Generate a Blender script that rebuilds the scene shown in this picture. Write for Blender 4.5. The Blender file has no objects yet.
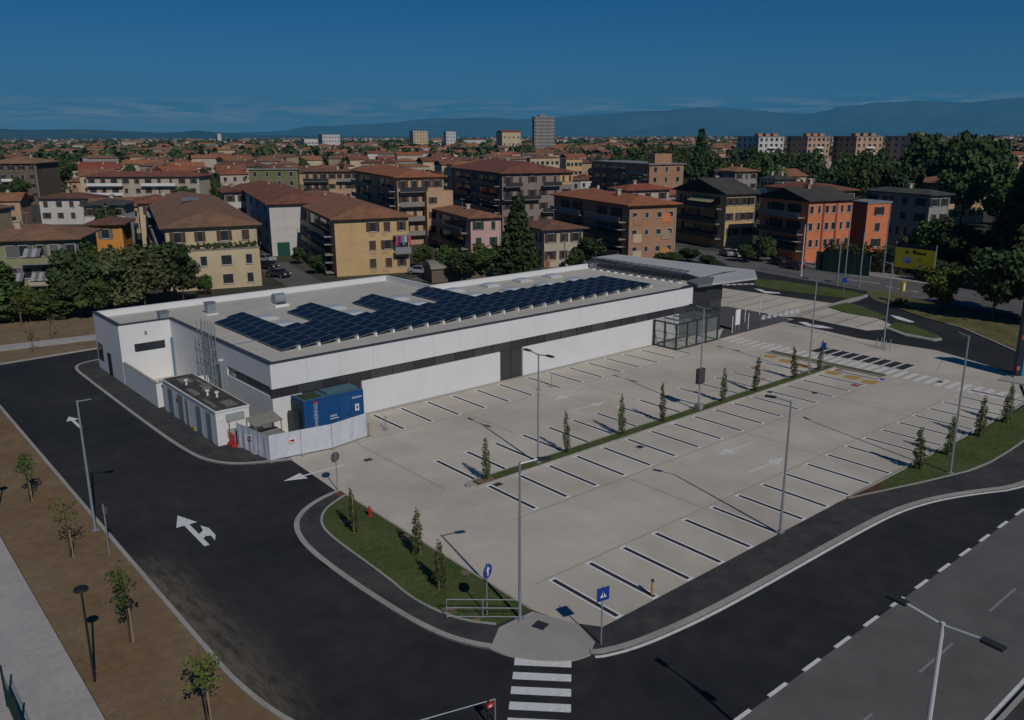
import bpy, math, random
import numpy as np
from mathutils import Vector, Matrix
sc = bpy.context.scene
col = sc.collection
R = math.radians
# ------------------------------------------------------------------ camera
F, PITCH, ROLL, YAW = 841.626, R(14.9118), R(-0.2165), R(40.2942)
CAM = np.array([-27.463, -29.204, 22.669])
_fw = np.array([math.sin(YAW)*math.cos(PITCH), math.cos(YAW)*math.cos(PITCH), -math.sin(PITCH)])
_r0 = np.array([math.cos(YAW), -math.sin(YAW), 0.0]); _u0 = np.cross(_r0, _fw)
_r = _r0*math.cos(ROLL)+_u0*math.sin(ROLL); _u = np.cross(_r, _fw)
cd = bpy.data.cameras.new('camera'); cam = bpy.data.objects.new('camera', cd); col.objects.link(cam)
cd.sensor_width = 36.0; cd.lens = F*36/1024; cd.clip_start = 0.5; cd.clip_end = 120000
cam.matrix_world = Matrix(((_r[0],_u[0],-_fw[0],CAM[0]),(_r[1],_u[1],-_fw[1],CAM[1]),(_r[2],_u[2],-_fw[2],CAM[2]),(0,0,0,1)))
sc.camera = cam
sc.render.resolution_x = 1024; sc.render.resolution_y = 720
# ------------------------------------------------------------------ sky, sun, exposure
SUN_AZ, SUN_EL = R(76.5+180), R(39)           # direction TO the sun, angle from +X
sd = Vector((math.cos(SUN_AZ)*math.cos(SUN_EL), math.sin(SUN_AZ)*math.cos(SUN_EL), math.sin(SUN_EL)))
world = bpy.data.worlds.new('World'); sc.world = world; world.use_nodes = True
wt = world.node_tree; wt.nodes.clear()
def wn(t, **k):
    n = wt.nodes.new(t)
    for a, b in k.items(): setattr(n, a, b)
    return n
wo = wn('ShaderNodeOutputWorld'); wb = wn('ShaderNodeBackground'); sk = wn('ShaderNodeTexSky')
sk.sky_type = 'NISHITA'; sk.sun_disc = False; sk.sun_elevation = SUN_EL
sk.sun_rotation = math.pi/2 - SUN_AZ       # blender: 0 = +Y, clockwise
sk.altitude = 2500; sk.air_density = 1.0; sk.dust_density = 0.0; sk.ozone_density = 4.0
wb.inputs['Strength'].default_value = 0.05
# a thin broken line of cumulus lying over the mountains, low in the sky
geo = wn('ShaderNodeTexCoord'); sep = wn('ShaderNodeSeparateXYZ'); wt.links.new(geo.outputs['Generated'], sep.inputs[0])
mp = wn('ShaderNodeMapping'); mp.inputs['Scale'].default_value = (11, 11, 120); wt.links.new(geo.outputs['Generated'], mp.inputs[0])
nz = wn('ShaderNodeTexNoise'); nz.inputs['Scale'].default_value = 1.6; nz.inputs['Detail'].default_value = 7; nz.inputs['Roughness'].default_value = 0.6
wt.links.new(mp.outputs[0], nz.inputs['Vector'])
cr = wn('ShaderNodeValToRGB'); cr.color_ramp.elements[0].position = 0.42; cr.color_ramp.elements[1].position = 0.60
wt.links.new(nz.outputs['Fac'], cr.inputs[0])
er = wn('ShaderNodeValToRGB'); e = er.color_ramp.elements
e[0].position = 0.012; e[0].color = (0,0,0,1); e[1].position = 0.020; e[1].color = (1,1,1,1)
x_ = e.new(0.030); x_.color = (1,1,1,1); x_ = e.new(0.042); x_.color = (0,0,0,1)
wt.links.new(sep.outputs[2], er.inputs[0])
mu = wn('ShaderNodeMath', operation='MULTIPLY'); wt.links.new(cr.outputs[0], mu.inputs[0]); wt.links.new(er.outputs[0], mu.inputs[1])
mu2 = wn('ShaderNodeMath', operation='MULTIPLY'); mu2.inputs[1].default_value = 1.0; wt.links.new(mu.outputs[0], mu2.inputs[0])
gm = wn('ShaderNodeGamma'); gm.inputs[1].default_value = 1.0
hs = wn('ShaderNodeHueSaturation'); hs.inputs['Saturation'].default_value = 1.42; hs.inputs['Value'].default_value = 1.0; hs.inputs['Hue'].default_value = 0.508
wt.links.new(sk.outputs[0], hs.inputs['Color'])
zm = wn('ShaderNodeMath', operation='MULTIPLY_ADD'); zm.inputs[1].default_value = 0.85; zm.inputs[2].default_value = 0.035; wt.links.new(sep.outputs[2], zm.inputs[0])
cmb = wn('ShaderNodeCombineXYZ'); wt.links.new(sep.outputs[0], cmb.inputs[0]); wt.links.new(sep.outputs[1], cmb.inputs[1]); wt.links.new(zm.outputs[0], cmb.inputs[2])
nrm = wn('ShaderNodeVectorMath', operation='NORMALIZE'); wt.links.new(cmb.outputs[0], nrm.inputs[0]); wt.links.new(nrm.outputs[0], sk.inputs['Vector'])
mx = wn('ShaderNodeMixRGB'); mx.inputs[2].default_value = (11.0, 11.6, 12.6, 1)
wt.links.new(mu2.outputs[0], mx.inputs[0]); wt.links.new(hs.outputs[0], mx.inputs[1])
wt.links.new(mx.outputs[0], wb.inputs['Color']); wt.links.new(wb.outputs[0], wo.inputs['Surface'])
sl = bpy.data.lights.new('sun', 'SUN'); sl.energy = 3.45; sl.angle = R(0.53); sl.color = (1.0, 0.95, 0.87)
so = bpy.data.objects.new('sun', sl); col.objects.link(so); so.rotation_euler = sd.to_track_quat('Z', 'Y').to_euler(); so.location = (-60, -200, 160)
vs = sc.view_settings; vs.view_transform = 'Standard'; vs.look = 'None'; vs.gamma = 1.0; vs.use_curve_mapping = False
vs.exposure = -0.56
# ------------------------------------------------------------------ pixel -> place
def G(px, py, z=0.0):
    d = _fw*F + _r*(px-512) - _u*(py-360)
    return CAM + d*((z-CAM[2])/d[2])
def G2(px, py, z=0.0):
    g = G(px, py, z); return (g[0], g[1])
def PY(px, py, Y):
    d = _fw*F + _r*(px-512) - _u*(py-360); return CAM + d*((Y-CAM[1])/d[1])
def PX(px, py, X):
    d = _fw*F + _r*(px-512) - _u*(py-360); return CAM + d*((X-CAM[0])/d[0])
def proj(P):
    d = np.asarray(P, float)-CAM; z = d@_fw
    return 512+F*(d@_r)/z, 360-F*(d@_u)/z
def at(px, D, z=0.0):                      # a place on the ground at horizontal distance D in the direction of column px
    d = _fw*F + _r*(px-512); d = d[:2]/np.hypot(*d[:2]); return CAM[:2]+d*D
# ------------------------------------------------------------------ materials
MATS = {}
def mat(name, c, rough=0.8, var=0.0, scale=1.0, c2=None, fac=0.5, scale2=None, bump=0.0, bscale=None, metal=0.0, objrand=0.0, spec=0.3, detail=6, lo=0.35, hi=0.65):
    if name in MATS: return MATS[name]
    m = bpy.data.materials.new(name); MATS[name] = m; m.use_nodes = True
    nt = m.node_tree; b = nt.nodes['Principled BSDF']
    b.inputs['Roughness'].default_value = rough; b.inputs['Metallic'].default_value = metal
    b.inputs['Specular IOR Level'].default_value = spec
    c = tuple(c)+(1,)
    b.inputs['Base Color'].default_value = c; m.diffuse_color = c
    tc = nt.nodes.new('ShaderNodeTexCoord'); out = None
    def noise(s, det):
        n = nt.nodes.new('ShaderNodeTexNoise'); n.inputs['Scale'].default_value = s; n.inputs['Detail'].default_value = det
        n.inputs['Roughness'].default_value = 0.6
        nt.links.new(tc.outputs['Object'], n.inputs['Vector']); return n
    if c2 is not None:
        n = noise(scale2 or scale, detail); rp = nt.nodes.new('ShaderNodeMapRange')
        rp.inputs[1].default_value = lo; rp.inputs[2].default_value = hi; rp.inputs[3].default_value = 0; rp.inputs[4].default_value = fac*2 if fac <= 0.5 else 1
        nt.links.new(n.outputs['Fac'], rp.inputs[0])
        mxn = nt.nodes.new('ShaderNodeMixRGB'); mxn.inputs[1].default_value = c; mxn.inputs[2].default_value = tuple(c2)+(1,)
        nt.links.new(rp.outputs[0], mxn.inputs[0]); out = mxn.outputs[0]
    if var > 0:
        n = noise(scale, 8); hv = nt.nodes.new('ShaderNodeHueSaturation'); hv.inputs['Color'].default_value = c
        if out: nt.links.new(out, hv.inputs['Color'])
        rp = nt.nodes.new('ShaderNodeMapRange'); rp.inputs[1].default_value = 0.3; rp.inputs[2].default_value = 0.7; rp.inputs[3].default_value = 1-var; rp.inputs[4].default_value = 1+var
        nt.links.new(n.outputs['Fac'], rp.inputs[0]); nt.links.new(rp.outputs[0], hv.inputs['Value']); out = hv.outputs[0]
    if objrand > 0:
        oi = nt.nodes.new('ShaderNodeObjectInfo'); hv = nt.nodes.new('ShaderNodeHueSaturation'); hv.inputs['Color'].default_value = c
        if out: nt.links.new(out, hv.inputs['Color'])
        rp = nt.nodes.new('ShaderNodeMapRange'); rp.inputs[3].default_value = 1-objrand; rp.inputs[4].default_value = 1+objrand
        nt.links.new(oi.outputs['Random'], rp.inputs[0]); nt.links.new(rp.outputs[0], hv.inputs['Value'])
        rq = nt.nodes.new('ShaderNodeMapRange'); rq.inputs[3].default_value = 0.5-0.06*objrand; rq.inputs[4].default_value = 0.5+0.06*objrand
        nt.links.new(oi.outputs['Random'], rq.inputs[0]); nt.links.new(rq.outputs[0], hv.inputs['Hue']); out = hv.outputs[0]
    if out: nt.links.new(out, b.inputs['Base Color'])
    if bump > 0:
        n = noise(bscale or scale*6, 5); bp = nt.nodes.new('ShaderNodeBump'); bp.inputs['Strength'].default_value = bump; bp.inputs['Distance'].default_value = 0.05
        nt.links.new(n.outputs['Fac'], bp.inputs['Height']); nt.links.new(bp.outputs[0], b.inputs['Normal'])
    return m
def shader_glass(name, c, rough=0.06, alpha=1.0):
    m = mat(name, c, rough, spec=0.6)
    if alpha < 1: m.node_tree.nodes['Principled BSDF'].inputs['Alpha'].default_value = alpha
    return m
def paving(name, c, w, h, joint=0.6, var=0.08, mortar=0.012, c2=None, s2=0.12):
    """concrete slabs with thin joints, tonal change from slab to slab, stains"""
    m = mat(name, c, 0.85, var=var, scale=0.35, c2=c2 or tuple(x*0.80 for x in c), fac=0.5, scale2=s2, bump=0.15, bscale=9)
    nt = m.node_tree; b = nt.nodes['Principled BSDF']; src = b.inputs['Base Color'].links[0].from_socket
    tc = nt.nodes.new('ShaderNodeTexCoord'); br = nt.nodes.new('ShaderNodeTexBrick'); br.offset = 0
    br.inputs['Scale'].default_value = 1; br.inputs['Brick Width'].default_value = w; br.inputs['Row Height'].default_value = h
    br.inputs['Mortar Size'].default_value = mortar; br.inputs['Color1'].default_value = (1,1,1,1); br.inputs['Color2'].default_value = (.93,.93,.94,1)
    br.inputs['Mortar'].default_value = (joint,joint,joint,1); br.inputs['Bias'].default_value = 0
    nt.links.new(tc.outputs['Object'], br.inputs['Vector'])
    mm = nt.nodes.new('ShaderNodeMixRGB'); mm.blend_type = 'MULTIPLY'; mm.inputs[0].default_value = 1
    nt.links.new(src, mm.inputs[1]); nt.links.new(br.outputs['Color'], mm.inputs[2]); nt.links.new(mm.outputs[0], b.inputs['Base Color'])
    return m
def tiles(name, c, c2):
    """clay roof tiles: mottled colour, rows of tiles as fine relief"""
    m = mat(name, c, 0.9, var=0.28, scale=2.2, c2=c2, fac=0.5, scale2=0.55, objrand=0.22, lo=0.38, hi=0.62)
    nt = m.node_tree; b = nt.nodes['Principled BSDF']; tc = nt.nodes.new('ShaderNodeTexCoord')
    w = nt.nodes.new('ShaderNodeTexWave'); w.inputs['Scale'].default_value = 1.1; w.inputs['Distortion'].default_value = 0.4; w.bands_direction = 'Z'
    w2 = nt.nodes.new('ShaderNodeTexVoronoi'); w2.inputs['Scale'].default_value = 3.0
    nt.links.new(tc.outputs['Object'], w.inputs['Vector']); nt.links.new(tc.outputs['Object'], w2.inputs['Vector'])
    ad = nt.nodes.new('ShaderNodeMath'); ad.operation = 'ADD'; nt.links.new(w.outputs['Fac'], ad.inputs[0]); nt.links.new(w2.outputs['Distance'], ad.inputs[1])
    bp = nt.nodes.new('ShaderNodeBump'); bp.inputs['Strength'].default_value = 0.55; bp.inputs['Distance'].default_value = 0.07
    nt.links.new(ad.outputs[0], bp.inputs['Height']); nt.links.new(bp.outputs[0], b.inputs['Normal'])
    return m
M_white = mat('white panel', (.70,.70,.705), 0.55, var=0.02, scale=0.5, c2=(.64,.635,.625), fac=0.4, scale2=0.35, lo=.5, hi=.75)
M_coping = mat('dark coping', (.05,.055,.065), 0.5)
M_dark = mat('anthracite metal', (.035,.038,.042), 0.45, var=0.1, scale=0.8)
M_band = shader_glass('ribbon glass', (.035,.036,.040), 0.18)
M_band2 = shader_glass('ribbon glass light', (.055,.056,.060), 0.2)
M_louv = mat('dark louvre', (.055,.055,.058), 0.5, var=0.15, scale=2)
M_roof = paving('roof membrane', (.56,.53,.47), 22, 2.0, joint=0.92, var=0.06, mortar=0.02, s2=0.09, c2=(.48,.45,.40))
M_conc = paving('car park concrete', (.60,.545,.465), 5.5, 5.0, joint=0.84, var=0.06, mortar=0.018, c2=(.47,.42,.355), s2=0.10)
M_pave = paving('walk concrete', (.42,.395,.36), 3.0, 2.0, joint=0.82, var=0.08, mortar=0.015)
M_path = mat('gravel path', (.36,.35,.34), 0.95, var=0.10, scale=5, c2=(.43,.405,.38), fac=0.5, scale2=0.5, bump=0.3, bscale=40)
M_asph = mat('new asphalt', (.018,.020,.024), 0.9, var=0.22, scale=0.9, c2=(.035,.035,.036), fac=0.5, scale2=0.11, bump=0.25, bscale=30, spec=0.25)
def dusty(m, x0, y0, y1, reach, c, k):
    nt = m.node_tree; b = nt.nodes['Principled BSDF']; src = b.inputs['Base Color'].links[0].from_socket
    N = lambda t, **kw: [n for n in [nt.nodes.new(t)] for a_, v_ in [(None, None)]][0]
    tc = nt.nodes.new('ShaderNodeTexCoord'); sp_ = nt.nodes.new('ShaderNodeSeparateXYZ'); nt.links.new(tc.outputs['Object'], sp_.inputs[0])
    mr1 = nt.nodes.new('ShaderNodeMapRange'); mr1.interpolation_type = 'SMOOTHSTEP'; mr1.inputs[1].default_value = x0; mr1.inputs[2].default_value = x0+reach; mr1.inputs[3].default_value = 1; mr1.inputs[4].default_value = 0; nt.links.new(sp_.outputs[0], mr1.inputs[0])
    mr2 = nt.nodes.new('ShaderNodeMapRange'); mr2.interpolation_type = 'SMOOTHSTEP'; mr2.inputs[1].default_value = y0; mr2.inputs[2].default_value = y0+5; nt.links.new(sp_.outputs[1], mr2.inputs[0])
    mr3 = nt.nodes.new('ShaderNodeMapRange'); mr3.interpolation_type = 'SMOOTHSTEP'; mr3.inputs[1].default_value = y1-7; mr3.inputs[2].default_value = y1; mr3.inputs[3].default_value = 1; mr3.inputs[4].default_value = 0; nt.links.new(sp_.outputs[1], mr3.inputs[0])
    mp_ = nt.nodes.new('ShaderNodeMapping'); mp_.inputs['Rotation'].default_value = (0,0,.5); mp_.inputs['Scale'].default_value = (2.2,.5,1); nt.links.new(tc.outputs['Object'], mp_.inputs[0])
    nz_ = nt.nodes.new('ShaderNodeTexNoise'); nz_.inputs['Scale'].default_value = 1.3; nz_.inputs['Detail'].default_value = 8; nz_.inputs['Roughness'].default_value = .7; nz_.inputs['Distortion'].default_value = .8; nt.links.new(mp_.outputs[0], nz_.inputs['Vector'])
    mr4 = nt.nodes.new('ShaderNodeMapRange'); mr4.inputs[1].default_value = .32; mr4.inputs[2].default_value = .82; nt.links.new(nz_.outputs['Fac'], mr4.inputs[0]); f = mr4.outputs[0]
    for q in (mr1, mr2, mr3):
        m_ = nt.nodes.new('ShaderNodeMath'); m_.operation = 'MULTIPLY'; nt.links.new(f, m_.inputs[0]); nt.links.new(q.outputs[0], m_.inputs[1]); f = m_.outputs[0]
    m_ = nt.nodes.new('ShaderNodeMath'); m_.operation = 'MULTIPLY'; m_.inputs[1].default_value = k; nt.links.new(f, m_.inputs[0])
    mx_ = nt.nodes.new('ShaderNodeMixRGB'); mx_.inputs[2].default_value = tuple(c)+(1,); nt.links.new(m_.outputs[0], mx_.inputs[0]); nt.links.new(src, mx_.inputs[1]); nt.links.new(mx_.outputs[0], b.inputs['Base Color'])
dusty(M_asph, -16.6, -4, 19, 3.4, (.27,.215,.15), 1.0); dusty(M_asph, -20, -16, 32, 16, (.080,.074,.066), .34)
M_asph2 = mat('footway asphalt', (.042,.043,.046), 0.9, var=0.2, scale=1.2, c2=(.066,.063,.059), fac=0.5, scale2=0.3, bump=0.25, bscale=30, spec=0.25)
M_old = mat('old asphalt', (.145,.14,.136), 0.9, var=0.10, scale=0.8, c2=(.112,.108,.105), fac=0.5, scale2=0.15, bump=0.25, bscale=30, spec=0.25)
M_kerb = paving('kerb stone', (.40,.385,.355), 1.0, 1.0, joint=0.7, var=0.08, mortar=0.02)
M_soil = mat('bare soil', (.185,.122,.066), 1.0, var=0.16, scale=1.5, c2=(.225,.16,.095), fac=0.5, scale2=0.2, bump=0.6, bscale=12, spec=0.1)
M_soil2 = mat('dry field', (.19,.135,.08), 1.0, var=0.16, scale=0.8, c2=(.235,.175,.11), fac=0.5, scale2=0.15, bump=0.6, bscale=6, spec=0.1)
M_grass = mat('lawn', (.066,.096,.028), 1.0, var=0.25, scale=3.5, c2=(.100,.118,.044), fac=0.5, scale2=0.35, bump=0.8, bscale=25, spec=0.1)
M_verge = mat('dry verge', (.085,.092,.034), 1.0, var=0.3, scale=3.0, c2=(.19,.155,.075), fac=0.5, scale2=0.3, bump=0.8, bscale=20, spec=0.1)
M_paint = mat('road paint', (.74,.74,.74), 0.7, var=0.10, scale=3, c2=(.60,.60,.60), fac=0.4, scale2=4)
M_worn = mat('worn road paint', (.72,.71,.70), 0.8, var=0.08, scale=3, c2=(.60,.585,.565), fac=0.5, scale2=2.5)
M_line = mat('dark stall paint', (.030,.032,.037), 0.8, var=0.25, scale=3)
M_yel = mat('yellow road paint', (.52,.30,.055), 0.8, var=0.2, scale=4, c2=(.40,.27,.12), fac=0.5, scale2=3)
M_redp = mat('red road paint', (.35,.06,.06), 0.8, var=0.2, scale=4)
M_bluep = mat('blue road paint', (.06,.10,.35), 0.8, var=0.2, scale=4)
M_galv = mat('galvanised steel', (.30,.33,.36), 0.45, var=0.1, scale=4, metal=0.35)
M_black = mat('black steel', (.02,.021,.023), 0.5)
M_pvc = shader_glass('solar cell', (.007,.010,.018), 0.42)
M_alu = mat('aluminium frame', (.26,.28,.31), 0.4, metal=0.4)
M_trunk = mat('bark', (.075,.055,.04), 1.0, var=0.3, scale=6, bump=0.6, bscale=15)
M_stake = mat('wooden stake', (.30,.22,.12), 0.9, var=0.15, scale=5)
M_blue = mat('container blue', (.012,.075,.225), 0.5, var=0.08, scale=1.5)
M_bluetop = mat('container roof blue', (.05,.11,.16), 0.6, var=0.15, scale=1.5, c2=(.07,.13,.16), fac=0.5, scale2=1.0)
M_sheet = mat('white fence sheet', (.56,.58,.63), 0.75, var=0.06, scale=1.2, bump=0.4, bscale=1.5)
M_red = mat('red plastic', (.45,.03,.03), 0.5)
M_signb = mat('sign blue', (.015,.05,.30), 0.4)
M_signw = mat('sign white', (.75,.75,.75), 0.5)
M_glassv = shader_glass('clear glazing', (.30,.37,.36), 0.04, alpha=0.17)
M_skyl = shader_glass('skylight dome', (.45,.48,.52), 0.3)
M_ground = mat('town ground', (.055,.058,.042), 1.0, var=0.3, scale=0.05, c2=(.10,.09,.075), fac=0.5, scale2=0.02, spec=0.1)
M_pane = shader_glass('house window pane', (.03,.035,.042), 0.12)
M_wframe = mat('window frame', (.42,.40,.37), 0.7)
M_shut = {'brown': mat('brown shutter', (.085,.045,.028), 0.7, var=0.15, scale=3), 'green': mat('green shutter', (.02,.05,.035), 0.7), 'grey': mat('grey shutter', (.13,.13,.13), 0.7),
          'dark': mat('dark shutter', (.03,.03,.032), 0.7), 'tan': mat('tan shutter', (.28,.19,.10), 0.7)}
M_rail = mat('balcony slab', (.26,.24,.22), 0.8, var=0.1, scale=2)
M_awn = mat('striped awning', (.30,.31,.33), 0.8, var=0.1, scale=2)
M_flat = mat('flat roof gravel', (.22,.22,.22), 0.95, var=0.15, scale=0.5)
def wallmat(n, c): return mat('plaster '+n, c, 0.9, var=0.07, scale=0.6, c2=tuple(x*0.82 for x in c), fac=0.4, scale2=0.25)
W = {'yellow': wallmat('yellow', (.58,.40,.20)), 'cream': wallmat('cream', (.56,.45,.29)), 'pale': wallmat('pale', (.48,.42,.33)), 'white': wallmat('white', (.58,.56,.54)),
     'green': wallmat('sage', (.27,.27,.16)), 'olive': wallmat('olive', (.20,.19,.09)), 'orange': wallmat('orange', (.62,.26,.05)), 'coral': wallmat('coral', (.66,.215,.10)),
     'pink': wallmat('pink', (.60,.38,.36)), 'peach': wallmat('peach', (.50,.33,.21)), 'mauve': wallmat('mauve', (.27,.215,.205)), 'grey': wallmat('grey', (.30,.29,.28)),
     'brick': wallmat('brick', (.40,.22,.135)), 'brown': wallmat('brown', (.16,.12,.09)), 'teal': wallmat('teal', (.42,.47,.45)), 'tan': wallmat('tan', (.36,.27,.18)), 'tower': wallmat('tower', (.30,.275,.25))}
T = {'clay': tiles('clay tiles', (.275,.115,.066), (.185,.085,.053)), 'red': tiles('red tiles', (.32,.10,.054), (.24,.085,.048)), 'brown': tiles('brown tiles', (.215,.105,.068), (.145,.077,.053)),
     'grey': tiles('grey tiles', (.075,.07,.065), (.055,.05,.048)), 'pale': tiles('pale tiles', (.25,.135,.08), (.17,.095,.06))}
# ------------------------------------------------------------------ mesh helpers
class MB:
    def __init__(s): s.v = []; s.f = []; s.m = []
    def face(s, pts, mi=0):
        n = len(s.v); s.v += [tuple(float(a) for a in q) for q in pts]; s.f.append(tuple(range(n, n+len(pts)))); s.m.append(mi); return s
    def box(s, x0, y0, z0, x1, y1, z1, mi=0, top=None):
        n = len(s.v); s.v += [(x0,y0,z0),(x1,y0,z0),(x1,y1,z0),(x0,y1,z0),(x0,y0,z1),(x1,y0,z1),(x1,y1,z1),(x0,y1,z1)]
        for q in ((0,3,2,1),(4,5,6,7),(0,1,5,4),(1,2,6,5),(2,3,7,6),(3,0,4,7)): s.f.append(tuple(n+a for a in q)); s.m.append(mi)
        if top is not None: s.m[-5] = top
        return s
    def prism(s, poly, z0, z1, mi=0, bottom=False):
        P = [tuple(q[:2]) for q in poly]
        a = sum(P[i][0]*P[(i+1) % len(P)][1]-P[(i+1) % len(P)][0]*P[i][1] for i in range(len(P)))
        if a < 0: P.reverse()
        n = len(s.v); k = len(P)
        s.v += [(x, y, z0) for x, y in P]+[(x, y, z1) for x, y in P]
        s.f.append(tuple(n+k+i for i in range(k))); s.m.append(mi)
        if bottom: s.f.append(tuple(n+k-1-i for i in range(k))); s.m.append(mi)
        for i in range(k): s.f.append((n+i, n+(i+1) % k, n+k+(i+1) % k, n+k+i)); s.m.append(mi)
        return s
    def sheet(s, poly, z, mi=0):
        P = [tuple(q[:2]) for q in poly]
        a = sum(P[i][0]*P[(i+1) % len(P)][1]-P[(i+1) % len(P)][0]*P[i][1] for i in range(len(P)))
        if a < 0: P.reverse()
        s.face([(x, y, z) for x, y in P], mi); return s
    def tube(s, p0, p1, r0, r1=None, n=8, mi=0, cap=True):
        r1 = r0 if r1 is None else r1
        p0 = np.array(p0, float); p1 = np.array(p1, float); d = p1-p0; d /= np.linalg.norm(d)
        a = np.cross(d, (0, 0, 1.0) if abs(d[2]) < .9 else (1.0, 0, 0)); a /= np.linalg.norm(a); b = np.cross(d, a)
        k = len(s.v)
        for p, r in ((p0, r0), (p1, r1)):
            for i in range(n):
                t = 2*math.pi*i/n; s.v.append(tuple(p+r*(a*math.cos(t)+b*math.sin(t))))
        for i in range(n): s.f.append((k+i, k+(i+1) % n, k+n+(i+1) % n, k+n+i)[::-1]); s.m.append(mi)
        if cap: s.f.append(tuple(k+n+i for i in range(n))[::-1]); s.m.append(mi); s.f.append(tuple(k+i for i in range(n))); s.m.append(mi)
        return s
    def bar(s, p0, p1, w, h, mi=0):
        """square bar between two points, w across (horizontal), h up"""
        p0 = np.array(p0, float); p1 = np.array(p1, float); d = p1-p0; d /= np.linalg.norm(d)
        a = np.cross(d, (0, 0, 1.0) if abs(d[2]) < .95 else (1.0, 0, 0)); a /= np.linalg.norm(a); b = np.cross(a, d)
        k = len(s.v)
        for p in (p0, p1):
            for i, j in ((-1,-1),(1,-1),(1,1),(-1,1)): s.v.append(tuple(p+a*i*w/2+b*j*h/2))
        for q in ((0,1,2,3),(7,6,5,4),(0,4,5,1),(1,5,6,2),(2,6,7,3),(3,7,4,0)): s.f.append(tuple(k+a_ for a_ in q)); s.m.append(mi)
        return s
    def mesh(s, name, mats):
        me = bpy.data.meshes.new(name); me.from_pydata(s.v, [], s.f)
        for m in (mats if isinstance(mats, (list, tuple)) else [mats]): me.materials.append(m)
        if any(s.m): me.polygons.foreach_set('material_index', s.m)
        me.update(); return me
    def build(s, name, mats, parent=None, loc=None, rz=0.0):
        return obj(name, s.mesh(name, mats), parent, loc, rz)
def obj(name, me, parent=None, loc=None, rz=0.0):
    o = bpy.data.objects.new(name, me); col.objects.link(o)
    if parent: o.parent = parent
    if loc is not None: o.location = loc
    if rz: o.rotation_euler = (0, 0, rz)
    return o
def empty(name, loc=(0,0,0), rz=0.0):
    o = obj(name, None, None, loc, rz); o.empty_display_size = 0.3; return o
def tag(o, label=None, cat=None, group=None, kind=None):
    if label: o['label'] = label
    if cat: o['category'] = cat
    if group: o['group'] = group
    if kind: o['kind'] = kind
    return o
def struct(o): o['kind'] = 'structure'; return o
def copy_tree(o, parent=None):
    c = o.copy(); col.objects.link(c); c.parent = parent
    for ch in o.children: copy_tree(ch, c)
    return c
def strip(path, w, side=1):
    """polygon of width w beside a polyline of ground points"""
    P = [np.array(q[:2], float) for q in path]; off = []
    for i in range(len(P)):
        d = P[min(i+1, len(P)-1)]-P[max(i-1, 0)]; d /= np.linalg.norm(d); off.append(P[i]+side*w*np.array([-d[1], d[0]]))
    return P, off
def kerb(name, path, w, z1, parent=None, side=1, m=None, z0=-0.03):
    P, Q = strip(path, w, side); mb = MB()
    for i in range(len(P)-1): mb.prism([P[i], P[i+1], Q[i+1], Q[i]], z0, z1)
    return mb.build(name, m or M_kerb, parent)
def smooth(path, it=2):
    P = [np.array(q[:2], float) for q in path]
    for _ in range(it):
        Q = [P[0]]
        for a, b in zip(P[:-1], P[1:]): Q += [a*.75+b*.25, a*.25+b*.75]
        Q.append(P[-1]); P = Q
    return P
rng = random.Random(7)
ORD = ['first','second','third','fourth','fifth','sixth','seventh','eighth','ninth','tenth','eleventh','twelfth','thirteenth','fourteenth','fifteenth','sixteenth','seventeenth','eighteenth']
# ================================================================== GROUND
def sheet(name, poly, z, m, parent=None):
    return MB().sheet(poly, z).build(name, m, parent)
g_far = 34000
ring = [(g_far*math.cos(t)+0, g_far*math.sin(t)) for t in np.linspace(0, 2*math.pi, 49)[:-1]]
struct(sheet('ground', ring, -0.06, M_ground))
road = struct(sheet('road', [(-75,-95),(150,-95),(150,71),(-75,69)], 0.0, M_asph))
# older grey carriageway along the right, with its edge and centre dashes
old = struct(sheet('old_road', [(-75,-19.75),(150,-19.75),(150,-13),(-75,-13)], 0.004, M_old))
me_dash = MB().box(-0.75,-.09,0,.75,.09,.004).mesh('road_dash', M_paint)
for i in range(24): obj('road_dash', me_dash, old, (-9.66+i*2.66, -12.95, 0.006)).scale = (.9,1,1)
me_cd = MB().box(-1.65,-.06,0,1.65,.06,.004).mesh('centre_dash', mat('faded road paint',(.24,.23,.225),.9,var=.1,scale=3))
for i in range(8): obj('centre_dash', me_cd, old, (-6.6+i*7.48, -16.3, 0.006))
mb = MB(); mb.box(-75,-19.55,.006,150,-19.40,.010); mb.build('edge_line', M_worn, old)
foot = struct(MB().box(-75,-24,-.03,150,-19.95,.12).build('far_footway', M_asph2)); MB().box(-75,-19.95,-.03,150,-19.75,.13).build('kerb', M_kerb, foot)
# left: soil strip with saplings and the pale path
KX = -16.45
soil_path = [(KX,70),(KX,4.5),(-16.3,1.5),(-15.8,-1.5),(-14.8,-4),(-13,-6.5),(-10,-8.5),(-10,-40)]
sp = smooth(soil_path, 2)
soil = struct(MB().prism([(-21.2,70)]+[tuple(q) for q in sp]+[(-21.2,-40)], -.03, .06).build('soil_strip', M_soil))
kerb('kerb', sp, .22, .12, soil, side=1)
gpath = struct(MB().box(-29,-60,-.03,-21.24,120,.065).build('gravel_path', M_path))
struct(MB().box(-75,-60,-.03,-29,120,.05).build('left_field', M_soil2))
# upper left: field crossed by a pale path, the road turning behind the building
fld = struct(MB().prism([(-21.2,69.4),(36,71.5),(60,72),(40,81),(1,88.6),(-9.6,91.8),(-21.2,94)], -.03, .05).build('dry_field', M_soil2))
MB().prism([(-21.2,76.2),(-12.2,75.2),(-3,74.1),(40,69.8),(40,72.6),(-2.3,77.2),(-11.9,78.4),(-21.2,79.4)], .0, .062).build('field_path', M_path, fld)
kerb('kerb', [(-21.2,68.8),(-13.5,69.0),(-4.1,69.6),(40,71.6)], .3, .12, fld, side=1)
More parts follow.
